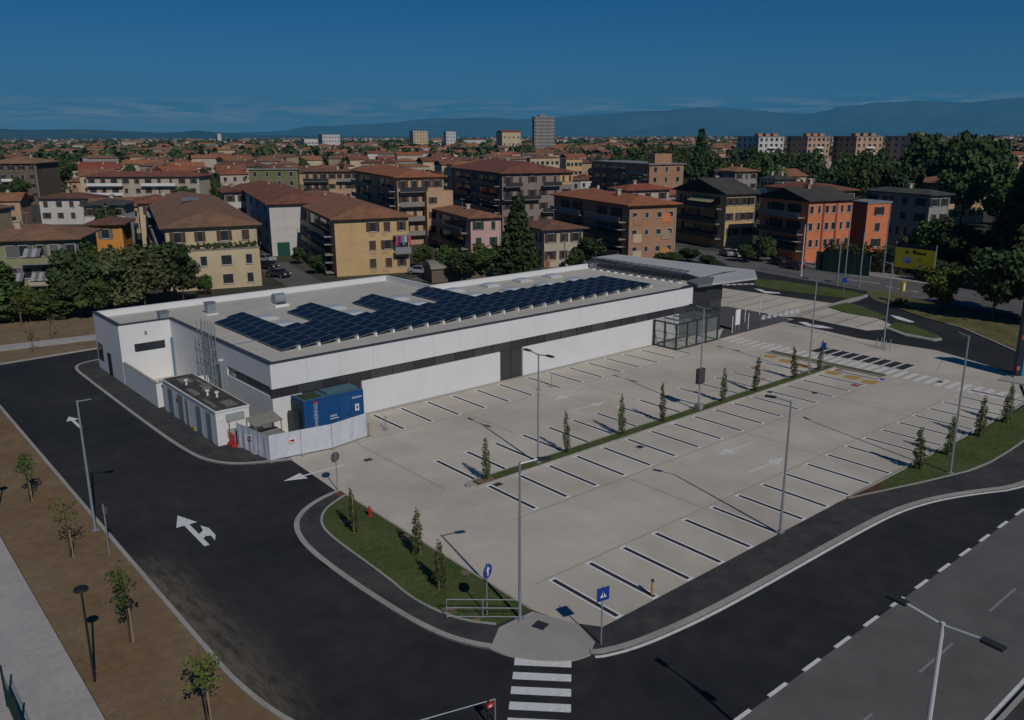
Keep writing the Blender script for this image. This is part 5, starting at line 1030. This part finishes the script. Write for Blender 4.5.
mids = [(205,295,3.2,1.4,'mid','small round bush in front of the cream terrace house'),(518,277,13.2,3.9,'conifer','tall dark tree in the middle behind the flat roof'),(446,280,6.0,2.6,'mid','leafy tree beside the yellow house with laundry'),(462,283,5.2,3.2,'dark','dark bushy tree before the pink house'),(482,279,6.0,3.2,'mid','mid green bushy tree right of the pink house'),(500,276,5.6,2.6,'dark','dark shrub tree left of the tall dark tree'),
        (592,268,5.6,3.6,'dark','wide dark bush between the off-white house and brick house'),(577,270,4.0,2.0,'mid','smaller bush at the corner of the off-white house'),(425,268,4.5,2.2,'mid','garden tree at the corner of the yellow laundry house'),(300,264,3.2,1.8,'dark','dark shrub in the alley beside the yellow house'),(316,274,3.4,2.0,'dark','dark shrub at the foot of the yellow house shaded side'),
        (112,246,9.5,3.0,'dark','dark tree between the orange house and the cream terrace house'),(100,262,6.5,2.6,'mid','green garden tree beside the narrow orange wall'),(186,215,9.0,3.6,'dark','dark tree in front of the long low house'),(63,222,8.0,3.0,'dark','dark tree beside the white house with blue tinted roof'),
        (46,196,16,6,'dark','big dark tree left of two behind the low brown house'),(66,194,16,6,'mid','big tree right of two behind the low brown house'),(22,206,10,4,'mid','green tree below the dark brown block'),(8,212,9,4,'dark','dark tree at the left edge below the brown block'),
        (765,262,5,2.0,'mid','round garden tree before the shaded balconies of the orange house'),(745,262,3.6,2.4,'dark','dark shrub by the parked cars'),(690,262,2.6,2.8,'dark','low hedge bush behind the canopy'),(670,265,2.4,2.6,'mid','low bush behind the right end of the roof'),(707,266,2.2,2.4,'dark','low dark bush right of the brick house'),
        (940,312,6.2,2.9,'light','young light green street tree on the verge right of the billboard'),(992,322,9.5,4.6,'dark','dark spreading street tree at the right of the verge'),(1022,318,10.5,4.8,'dark','dark street tree at the right edge behind the pylon'),(1060,330,10.5,4.8,'dark','dark street tree just beyond the right edge'),
        (925,272,9.5,4.0,'mid','leafy tree before the grey apartment house'),(908,270,6.5,3.0,'olive','olive tree left of the leafy tree behind the billboard'),(948,276,9.0,4.0,'dark','dark tree right of the billboard'),(968,278,8.0,4.2,'mid','mid green tree in the right hand garden belt'),(985,286,6.5,4.4,'dark','low dark tree in the right hand garden belt'),(1003,280,12.0,5.0,'dark','dark tree below the tall right conifer'),
        (955,268,6.0,3.6,'dark','dark bush tree under the yellow house'),(940,258,8.0,3.5,'olive','olive tree beside the balconies of the grey house')]
for px, py, h, r_, k, lb_ in mids:
    x, y = G2(px, py); tree(x, y, h, r_, k, lb_, v=int(px) % 2 if k != 'conifer' else 0)
x, y = G2(1016,284); tree(x, y, 20, 6.0, 'conifer', 'very tall dark conifer at the right edge', 0); x, y = G2(1040,290); tree(x, y, 21, 6.5, 'conifer', 'second very tall conifer, mostly outside the right edge', 0)
x, y = G2(759,258); 
# park woods in the middle distance
rw = random.Random(21)
def wood(n, x0, x1, D0, D1, h0, h1, where, kinds=('dark','dark','mid')):
    for i in range(n):
        for _ in range(30):
            px = rw.uniform(x0, x1); D = rw.uniform(D0, D1); p_ = at(px, D)
            if all(np.hypot(*(p_-c)) > r_ for c, r_ in CEN): break
        else: continue
        k = rw.choice(kinds); h = rw.uniform(h0, h1)
        tree(p_[0], p_[1], h, h*rw.uniform(.30,.42), k, '%s park tree, %s %s of wood %s' % (KN[k], ('front','middle','back')[min(2,int(3*(D-D0)/(D1-D0)))], ('left side','left centre','right centre','right side')[min(3,int(4*(px-x0)/(x1-x0)))], where), v='far' if D > 260 else int(i % 2), group='trees of the wood '+where)
wood(24, 588, 742, 330, 480, 13, 19, 'behind the flat roofed brick block')
wood(22, 826, 905, 235, 400, 12, 17, 'below the skyline blocks')
wood(28, 880, 975, 240, 420, 15, 25, 'right of the skyline blocks', ('dark','mid','dark'))
wood(26, 735, 905, 290, 430, 13, 18, 'behind the orange house')
wood(14, 738, 935, 420, 455, 13, 16, 'at the foot of the skyline blocks')
wood(9, 965, 1050, 230, 420, 8, 14, 'at the far right')
x, y = at(690, 380); tree(x, y, 25, 6.5, 'conifer', 'single tall conifer standing above the wood behind the brick block', 0)
# hedges
def hedge(p0, p1, w, h, label, k='dark', z=0):
    p0, p1 = np.array(p0), np.array(p1); L_ = float(np.linalg.norm(p1-p0)); n = int(L_*h*60)
    r = np.random.default_rng(int(L_*10)); lob = [(L_*(i+.5)/max(2,int(L_/1.2)),0,h*(.5+.06*math.sin(i*1.7)),.9,w*.5,h*.52) for i in range(max(2,int(L_/1.2)))]
    t = tag(empty('hedge', (p0[0],p0[1],z), math.atan2(*(p1-p0)[::-1])), label, 'hedge'); obj('foliage', leaves(int(L_*7), min(n,9000), .22, lob, LM[k]), t)
    MB().box(.3,-w*.22,0,L_-.3,w*.22,h*.72).build('branch_core', M_trunk, t); return t
hedge(at(815,159), at(893,154), 2.2, 4.6, 'tall dark hedge in front of the orange house'); hedge(at(905,150), at(1010,140), 2.4, 3.4, 'long garden hedge running right behind the billboard', 'mid')
hedge(G2(895,306), G2(906,309), 1.0, 1.2, 'low bush around the yellow box on the verge', 'mid')
# ---------------- cypresses, island conifers, saplings
def slim(seed, n, size, rmax, m, H=1.0, z0=.04):
    r = random.Random(seed); return leaves(seed, n, size, [(.012*math.sin(i*.9+seed),.012*math.cos(i*1.3+seed),z0+(1-z0)*(i+.4)/20,rmax*(.7+.3*min(1,i/4))*(1-(i/20)**2.2*.88),rmax*(.7+.3*min(1,i/4))*(1-(i/20)**2.2*.88),.06) for i in range(20)], m, up=0.1)
CY = [slim(s_, 760, .021, .10, LM['cyp']) for s_ in (1,2,3)]; CYT = trunk_mesh(4, 1.0, .012, .5, 0)
def slim_tree(x, y, h, rad, label, group, z, i, stake=False, name='cypress'):
    t = tag(empty(name, (x, y, z), rng.uniform(0,6)), label, 'tree', group); c = obj('crown', CY[i % 3], t); c.scale = (rad/.10, rad/.10, h); c.rotation_euler = (R(rng.uniform(-4,4)), R(rng.uniform(-4,4)), rng.uniform(0,6)); q_ = rng.uniform(.8,1.15); c.scale = (c.scale[0]*q_, c.scale[1]*q_, c.scale[2]*rng.uniform(.94,1.06))
    tt = obj('trunk', CYT, t); tt.scale = (h,h,h)
    if stake: MB().tube((.18,.1,0),(.18,.1,h*.75),.03,n=6).build('stake', M_stake, t)
for i, (x, h) in enumerate(((5.6,3.0),(13.2,3.4),(19.1,3.2),(24.0,3.2),(32.1,3.3),(36.9,3.3),(43.4,3.3),(47.8,3.3))): slim_tree(x, 12.5, h, (.33,.33,.31,.28,.30,.30,.33,.28)[i], '%s cypress counted from the near end of the planted median' % ORD[i], 'cypresses on the median', .13, i)
for i, (x, y, h) in enumerate(((29.6,-5.8,3.1),(33.8,-5.9,3.3),(39.6,-5.8,3.4),(44.7,-5.8,3.3))): slim_tree(x, y, h, .40, '%s conifer counted from the near end of the right lawn' % ORD[i], 'conifers on the right lawn', .12, i, True, 'young_conifer')
for i, (x, y, h) in enumerate(((-5.18,11.37,3.05),(-3.97,6.78,2.9),(-5.09,2.93,2.9))): slim_tree(x, y, h, .36, ('conifer at the far end of the lawn island','middle conifer of the lawn island','conifer nearest the crossing on the lawn island')[i], 'conifers on the lawn island', .125, i, True, 'young_conifer')
def sapling(x, y, h, label, seed, k='olive', n=420, rad=.75, group='saplings on the soil strip'):
    t = tag(empty('sapling', (x, y, .06)), label, 'sapling', group); r = random.Random(seed)
    mb = MB(); mb.tube((0,0,0),(.05,.03,h*.55),.045,.03,n=6,cap=False); mb.tube((.05,.03,h*.55),(.0,.0,h*.92),.03,.01,n=5,cap=False); lob = []
    for i in range(9):
        a = r.uniform(0,6.28); z = h*r.uniform(.42,.75); e = np.array([math.cos(a)*rad*r.uniform(.5,1),math.sin(a)*rad*r.uniform(.5,1),z+h*.12]); mb.tube((.03,.02,z),e,.018,.006,n=4,cap=False); lob.append((e[0]*.8,e[1]*.8,e[2],.28,.28,.3))
    lob += [(0,0,h*.72,.35,.35,h*.2),(0,0,h*.9,.15,.15,h*.12)]
    mb.build('trunk', M_trunk, t); obj('crown', leaves(seed, n, .085, lob, LM[k]), t); MB().tube((.14,-.05,0),(.12,-.04,h*.45),.04,n=6).build('stake', M_stake, t)
sapling(-18.8,29.06,3.4,'sapling farthest along the soil strip',1,'mid',380,.55); sapling(-18.77,19.07,3.7,'thin staked sapling beside the tall kerb lamp',2,'light',170,.75); sapling(-18.8,8.42,4.2,'staked sapling with green leaves beside the disc topped path lamp',3,'mid',380,.8); sapling(-18.2,.6,3.4,'leafy sapling at the bottom edge of the soil strip',4,'light',380,.8)
x, y = G2(52,339); sapling(x, y, 3.2, 'bare sapling beyond the pale field path', 6, 'olive', 90, .7, 'saplings in the field'); x, y = G2(33,352.5); sapling(x, y, 2.6, 'bare sapling in front of the pale field path', 7, 'olive', 90, .7, 'saplings in the field'); x, y = G2(21,327); sapling(x, y, 4.0, 'thin sapling at the far edge of the field', 8, 'olive', 90, .6, 'saplings in the field')
# ---------------- parked cars
def car_proto():
    t = empty('parked_car'); pr = [(-2.05,.35),(-2.08,.75),(-1.95,.95),(-1.45,1.02),(-.95,1.42),(.55,1.46),(1.25,1.0),(1.9,.88),(2.08,.65),(2.05,.35)]
    mb = MB(); n = len(pr)
    def ring(y, sc_): return [(x, y*(sc_ if z > .98 else 1), z) for x, z in pr]
    A, B = ring(-.85,.80), ring(.85,.80)
    mb.face(A); mb.face(B[::-1])
    for i in range(n): j = (i+1) % n; mb.face([A[j],A[i],B[i],B[j]])
    mb.build('body', MATS['car paint 0'], t)
    g = mat('car glass',(.015,.018,.022),.1,spec=.6)
    for y in (-1, 1): MB().face([(-.98,y*.80,1.04),(.95,y*.80,1.04),(.50,y*.70,1.40),(-.85,y*.70,1.37)][::y]).build('side_window', g, t)
    MB().face([(.62,-.62,1.44),(1.22,-.72,1.05),(1.22,.72,1.05),(.62,.62,1.44)]).build('windscreen', g, t); MB().face([(-1.40,-.70,1.07),(-1.0,-.62,1.40),(-1.0,.62,1.40),(-1.40,.70,1.07)]).build('rear_window', g, t)
    for x in (-1.3,1.3):
        for y in (-.82,.82): w_ = MB().tube((x,y-.1,.32),(x,y+.1,.32),.32,n=14).build('wheel', M_black, t); MB().tube((x,y-.105,.32),(x,y+.105,.32),.19,n=10).build('rim', M_alu, w_)
    for y in (-.6,.6): MB().box(2.0,y-.18,.62,2.09,y+.18,.78).build('headlight', M_signw, t); MB().box(-2.09,y-.18,.7,-2.0,y+.18,.88).build('tail_light', M_red, t)
    return t
CP = [(.03,.032,.035),(.45,.45,.46),(.02,.022,.026),(.25,.26,.27),(.10,.02,.02),(.05,.08,.16)]
for i, c in enumerate(CP): mat('car paint %d' % i, c, .3, spec=.6)
cp = car_proto(); first = True
for i, (px, py, rz, ci, lb_) in enumerate(((279,277,-70,0,'black car parked in the alley beside the cream house'),(268,269,-70,2,'dark car parked behind the black car in the alley'),(266,262,-75,3,'grey car farthest up the alley'),(727,256,60,3,'light grey car parked under the yellow house'),(751,258,62,2,'dark car parked right of the light grey car'),(737,257,62,1,'white car parked between grey and dark cars under the yellow house'),(793,269,80,2,'dark car parked in the shade of the orange house'),(778,265,75,0,'black car parked left of the shaded dark car'),(420,274,-60,3,'grey car parked behind the parapet step'))):
    t = cp if first else copy_tree(cp); first = False
    x, y = G2(px, py); t.location = (x, y, .012); t.rotation_euler = (0,0,R(rz)); tag(t, lb_, 'car', 'parked cars')
    b_ = [c for c in t.children if c.name.startswith('body')][0]; b_.material_slots[0].link = 'OBJECT'; b_.material_slots[0].material = MATS['car paint %d' % ci]
# garage with curved roof behind the parapet step
x, y = G2(432,283); sg = tag(empty('low_shed', (x, y, 0), R(-20)), 'low dark garage with pale curved roof behind the parapet step', 'shed'); MB().box(0,0,0,9,5,2.2).build('wall', W['brown'], sg)
mb = MB(); arc = [(2.5-2.8*math.cos(a), 2.2+1.1*math.sin(a)) for a in np.linspace(0, math.pi, 9)]
for (y0, z0_), (y1, z1_) in zip(arc[:-1], arc[1:]): mb.face([(-.2,y0,z0_),(9.2,y0,z0_),(9.2,y1,z1_),(-.2,y1,z1_)])
for x_ in (-.2, 9.2): mb.face([(x_,a,b) for a, b in (arc if x_ > 0 else arc[::-1])])
mb.build('roof', mat('pale shed roof',(.22,.20,.17),.9,var=.15,scale=1), sg)
# ================================================================== THE TOWN BEYOND
ru = random.Random(99); TOWN = []
def far_proto(i, windows):
    r = random.Random(i+50); Wd, Dp = r.uniform(9,19), r.uniform(8,12); fl = r.choice((2,2,3,3)); h = fl*3.0+.4
    wl_ = r.choice(('cream','pale','white','peach','white','tan','pale','grey','pale')); rf_ = r.choice(('clay','clay','red','brown','pale','brown'))
    parts = [('wall', MB().box(-Wd/2,-Dp/2,-.1,Wd/2,Dp/2,h).mesh('wall', W[wl_]), (0,0,0), 0)]
    rm, rh = roof_mesh(Wd, Dp, .5, 'hip' if r.random() < .75 else 'gablex', .33, T[rf_]); parts.append(('roof', rm, (-Wd/2,-Dp/2,h), 0))
    parts.append(('chimney', MB().box(-.35,-.35,0,.35,.35,1.1).mesh('chimney', W['pale']), (Wd*.15, Dp*.1, h+rh*.75), 0))
    wins = []
    if windows:
        a_, p_ = window_mesh(1.1,1.4); nA, nB = int(Wd/3.2), int(Dp/3.2)
        for f in range(fl):
            z = 1.0+3.0*f
            for c in range(nA): wins.append((-Wd/2+Wd*(c+.5)/nA, -Dp/2, z, 0))
            for c in range(nB): wins.append((-Wd/2, -Dp/2+Dp*(c+.5)/nB, z, -math.pi/2))
    return dict(parts=parts, wins=wins, W=Wd, D=Dp, h=h+rh, wall=wl_, roof=rf_, fl=fl)
FP = [far_proto(i, True) for i in range(14)]
WORD = {'cream':'cream','pale':'beige','white':'white','peach':'peach','yellow':'yellow','tan':'tan','grey':'grey','pink':'pink'}
RW = {'clay':'clay','red':'red','brown':'brown','pale':'faded clay'}
def region(px):
    return 'far left' if px < 170 else 'left' if px < 340 else 'left of centre' if px < 500 else 'below the tower block' if px < 600 else 'right of the tower block' if px < 740 else 'on the right' if px < 880 else 'far right'
nh = 0
for tries in range(9000):
    if nh >= 240: break
    yb = 160+74*ru.random()**1.25; D = CAM[2]*F/(yb-136); px = ru.uniform(-25,1050)
    p_ = at(px, D); fp = ru.choice(FP); rad = .62*max(fp['W'], fp['D'])
    if 588 < px < 745 and 300 < D < 500: continue
    if px > 820 and 225 < D < 430: continue
    if px > 700 and D < 300: continue
    if any(np.hypot(*(p_-c)) < r_+rad*.8 for c, r_ in CEN) or any(np.hypot(p_[0]-q[0], p_[1]-q[1]) < rad+q[2]+3 for q in TOWN): continue
    if any(np.hypot(p_[0]-q[0], p_[1]-q[1]) < rad+1.5 for q in TREES): continue
    hw = F*rad/D; ty = 136-(fp['h']-CAM[2])*F/D
    if any(D < f[4] and px+hw > f[0] and px-hw < f[1] and ty < f[3]-(f[3]-f[2])*.55 for f in FOOT): continue
    TOWN.append((p_[0], p_[1], rad)); nh += 1
    t = tag(empty('town_house', (p_[0], p_[1], 0), R(ru.choice((-18,-18,-18,72,-40,-25,5)))), '%s %s storey town house, %s roof, %s, %s' % (WORD[fp['wall']], {2:'two',3:'three'}[fp['fl']], RW[fp['roof']], 'near rows' if D < 300 else 'middle rows' if D < 450 else 'far rows', region(px)), 'house', 'houses of the town '+region(px))
    for nme, me, loc, rz in fp['parts']: obj(nme, me, t, loc, rz)
    if D < 430:
        a_, pn = window_mesh(1.1,1.4)
        for (x, y, z, rz) in fp['wins']: o = obj('window', a_, t, (x, y, z), rz); obj('pane', pn, o)
# garden trees between the houses
ng = 0
for tries in range(6000):
    if ng >= 100: break
    yb = 158+80*ru.random(); D = CAM[2]*F/(yb-136); px = ru.uniform(-25,1050); p_ = at(px, D)
    if any(np.hypot(*(p_-c)) < r_-1 for c, r_ in CEN) or any(np.hypot(p_[0]-q[0], p_[1]-q[1]) < q[2]*.85 for q in TOWN): continue
    h = ru.uniform(5,13); hw = F*h*.35/D; ty = 136-(h-CAM[2])*F/D
    if any(D < f[4] and px+hw > f[0] and px-hw < f[1] and ty < f[3]-(f[3]-f[2])*.35 for f in FOOT): continue
    ng += 1; k = ru.choice(('dark','dark','mid','olive')); tree(p_[0], p_[1], h, h*ru.uniform(.3,.42), k, '%s garden tree, %s of town houses, %s' % (KN[k], 'near rows' if D < 270 else 'middle rows' if D < 430 else 'far rows', region(px)), v='far', group='garden trees of the town '+region(px))
lob = []; ns = 0
for tries in range(4000):
    if ns >= 210: break
    yb = 157+70*ru.random(); D = CAM[2]*F/(yb-136); px = ru.uniform(-25,1050); p_ = at(px, D)
    if any(np.hypot(*(p_-c)) < r_-1 for c, r_ in CEN) or any(np.hypot(p_[0]-q[0], p_[1]-q[1]) < q[2]*.8 for q in TOWN): continue
    h = ru.uniform(4,9); ty = 136-(h-CAM[2])*F/D; hw = F*h*.4/D
    if any(D < f[4] and px+hw > f[0] and px-hw < f[1] and ty < f[3]-(f[3]-f[2])*.35 for f in FOOT): continue
    ns += 1
    for q in range(4): lob.append((p_[0]+ru.uniform(-.25,.25)*h, p_[1]+ru.uniform(-.25,.25)*h, h*ru.uniform(.3,.62), h*.26, h*.26, h*.32))
tag(obj('garden_shrubs', leaves(77, 60000, .42, lob, LM['dark'])), 'dark garden shrubbery filling the gaps between town houses', 'shrubs', kind='stuff')
# everything farther off: one mass of houses, one of trees
mb = MB(); rf = random.Random(5)
for i in range(3400):
    yb = 138.0+23*rf.random()**1.6; D = CAM[2]*F/(yb-135.9); px = rf.uniform(-80,1110)
    if D < 640: continue
    p_ = at(px, D)
    if any(np.hypot(*(p_-c)) < r_+6 for c, r_ in CEN): continue
    w_, d_, h = rf.uniform(9,26), rf.uniform(8,14), rf.choice((6.5,6.5,9,9,10,12,15 if D > 1500 else 9)); a = R(rf.choice((-15,75,-30,10))); ca, sa = math.cos(a), math.sin(a); mi = rf.randrange(4); ri = 4+rf.randrange(3)
    P = [(p_[0]+ca*x-sa*y, p_[1]+sa*x+ca*y) for x, y in ((-w_/2,-d_/2),(w_/2,-d_/2),(w_/2,d_/2),(-w_/2,d_/2))]
    for q in range(4): u, v = P[q], P[(q+1) % 4]; mb.face([(u[0],u[1],0),(v[0],v[1],0),(v[0],v[1],h),(u[0],u[1],h)], mi)
    e_ = .5; E_ = [(p_[0]+ca*x-sa*y, p_[1]+sa*x+ca*y) for x, y in ((-w_/2-e_,-d_/2-e_),(w_/2+e_,-d_/2-e_),(w_/2+e_,d_/2+e_),(-w_/2-e_,d_/2+e_))]
    rh = d_*.17; r0 = (p_[0]+ca*(-w_/2+d_/2), p_[1]+sa*(-w_/2+d_/2), h+rh) if w_ > d_ else (p_[0], p_[1], h+rh); r1 = (p_[0]-ca*(-w_/2+d_/2), p_[1]-sa*(-w_/2+d_/2), h+rh) if w_ > d_ else (p_[0]+.1, p_[1], h+rh)
    Z = [(x, y, h) for x, y in E_]; mb.face([Z[0],Z[1],r1,r0], ri); mb.face([Z[2],Z[3],r0,r1], ri); mb.face([Z[1],Z[2],r1], ri); mb.face([Z[3],Z[0],r0], ri)
tag(mb.build('distant_town', [W['cream'],W['white'],W['pale'],W['grey'],T['clay'],T['brown'],T['red']]), 'sea of small houses with clay roofs reaching to the horizon', 'town', kind='stuff')
r = np.random.default_rng(8); N = 8200; lob = []
for i in range(N):
    yb = 137.4+26*r.random()**1.7; D = CAM[2]*F/(yb-135.9); px = r.uniform(-80,1110)
    if D < 560: continue
    p_ = at(px, D); h = r.uniform(6,15); rr_ = h*r.uniform(.35,.6)*(1 if D < 1500 else 1.8)
    if any(np.hypot(*(p_-c)) < r_2 for c, r_2 in CEN): continue
    lob.append((p_[0],p_[1],h*.5,rr_,rr_,h*.5))
L = np.array(lob); k = 22; idx = np.repeat(np.arange(len(L)), k); n = len(idx)
d = r.normal(size=(n,3)); d /= np.linalg.norm(d, axis=1)[:,None]; P = L[idx,:3]+d*L[idx,3:6]*r.uniform(.55,1,(n,1)); nr = d*.7+r.normal(size=(n,3))*.5; nr /= np.linalg.norm(nr, axis=1)[:,None]
a = np.cross(nr, r.normal(size=(n,3))); a /= np.linalg.norm(a, axis=1)[:,None]; b = np.cross(nr, a); sz = L[idx,3:4]*.42; a *= sz; b *= sz*.8
V = np.stack([P-a,P-b,P+a,P+b],1).reshape(-1,3); me = bpy.data.meshes.new('distant_trees'); me.vertices.add(4*n); me.vertices.foreach_set('co', V.ravel()); me.loops.add(4*n); me.loops.foreach_set('vertex_index', np.arange(4*n)); me.polygons.add(n); me.polygons.foreach_set('loop_start', np.arange(0,4*n,4)); me.polygons.foreach_set('loop_total', np.full(n,4)); me.materials.append(LM['dark']); me.materials.append(LM['mid']); me.polygons.foreach_set('material_index', (idx % 3 == 0).astype(np.int32)); me.update(calc_edges=True)
tag(obj('distant_trees', me), 'dark mass of distant trees between the far roofs', 'trees', kind='stuff')
# ================================================================== HILLS AND HAZE
def ridge(name, prof, D, m, seed, rough):
    xs = np.arange(prof[0][0], prof[-1][0]+1, 2.5); ys = np.interp(xs, [p[0] for p in prof], [p[1] for p in prof]); r = np.random.default_rng(seed)
    nz = np.zeros_like(xs)
    for o_ in range(1, 8): nz += np.interp(np.arange(len(xs))/len(xs)*2**(o_+2), np.arange(2**(o_+2)+1), r.normal(size=2**(o_+2)+1))/1.7**o_
    def sm(o0, o1, g):
        q = np.zeros_like(xs)
        for o_ in range(o0, o1): q += np.interp(np.arange(len(xs))/len(xs)*2**(o_+2), np.arange(2**(o_+2)+1), r.normal(size=2**(o_+2)+1))/g**o_
        return q
    rows = []; fr = [(.86,0),(.89,.10),(.92,.30),(.95,.55),(.975,.82),(1.0,1.0),(1.03,.7),(1.08,0)]
    for (fd, fz) in fr:
        j = sm(1, 5, 1.5); row = []
        for i, x in enumerate(xs):
            h = max(8, CAM[2]+(136-ys[i]+nz[i]*rough)*D/F); p_ = at(x, D*fd); row.append((p_[0], p_[1], -2 if fz == 0 else h*fz*(1+.09*j[i]*(fz < 1))))
        rows.append(row)
    mb = MB(); n = len(xs)
    for row in rows: mb.v += row
    for a in range(len(rows)-1):
        for i in range(n-1): mb.f.append((a*n+i, a*n+i+1, (a+1)*n+i+1, (a+1)*n+i)); mb.m.append(0)
    o = mb.build(name, m); struct(o); return o
M_hill = mat('wooded hills', (.035,.05,.03), 1, var=.3, scale=.004, c2=(.07,.075,.045), scale2=.0015, spec=.05); M_mount = mat('mountain rock', (.06,.07,.06), 1, var=.25, scale=.002, c2=(.11,.11,.10), scale2=.0008, spec=.05)
ridge('hills', [(-200,129),(0,129.5),(30,128.3),(60,129.5),(110,129),(150,130.5),(185,132),(203,131.5),(218,130),(235,131.5),(260,133.5),(330,135.5),(420,136)], 13000, M_hill, 3, .25)
ridge('mountains', [(190,135),(250,131),(300,130),(340,127),(370,124),(400,121.5),(440,118),(465,119),(490,118.5),(520,121),(560,119),(600,117),(640,114),(690,113),(720,115.5),(760,117.5),(790,117),(815,112.5),(850,109.5),(900,108.5),(950,109),(1000,106.5),(1030,105),(1120,104),(1250,108)], 25000, M_mount, 9, 2.6)
hz = MB().box(-35500,-35500,-3,35500,35500,1250).build('haze', []); hz.data.materials.clear()
hm = bpy.data.materials.new('haze air'); hm.use_nodes = True; nt = hm.node_tree; nt.nodes.clear(); ho = nt.nodes.new('ShaderNodeOutputMaterial'); pvn = nt.nodes.new('ShaderNodeVolumePrincipled')
pvn.inputs['Color'].default_value = (.10,.58,1.0,1); pvn.inputs['Density'].default_value = 5.0e-5; pvn.inputs['Anisotropy'].default_value = 0.0
nt.links.new(pvn.outputs[0], ho.inputs['Volume']); hz.data.materials.append(hm); tag(hz, kind='stuff')
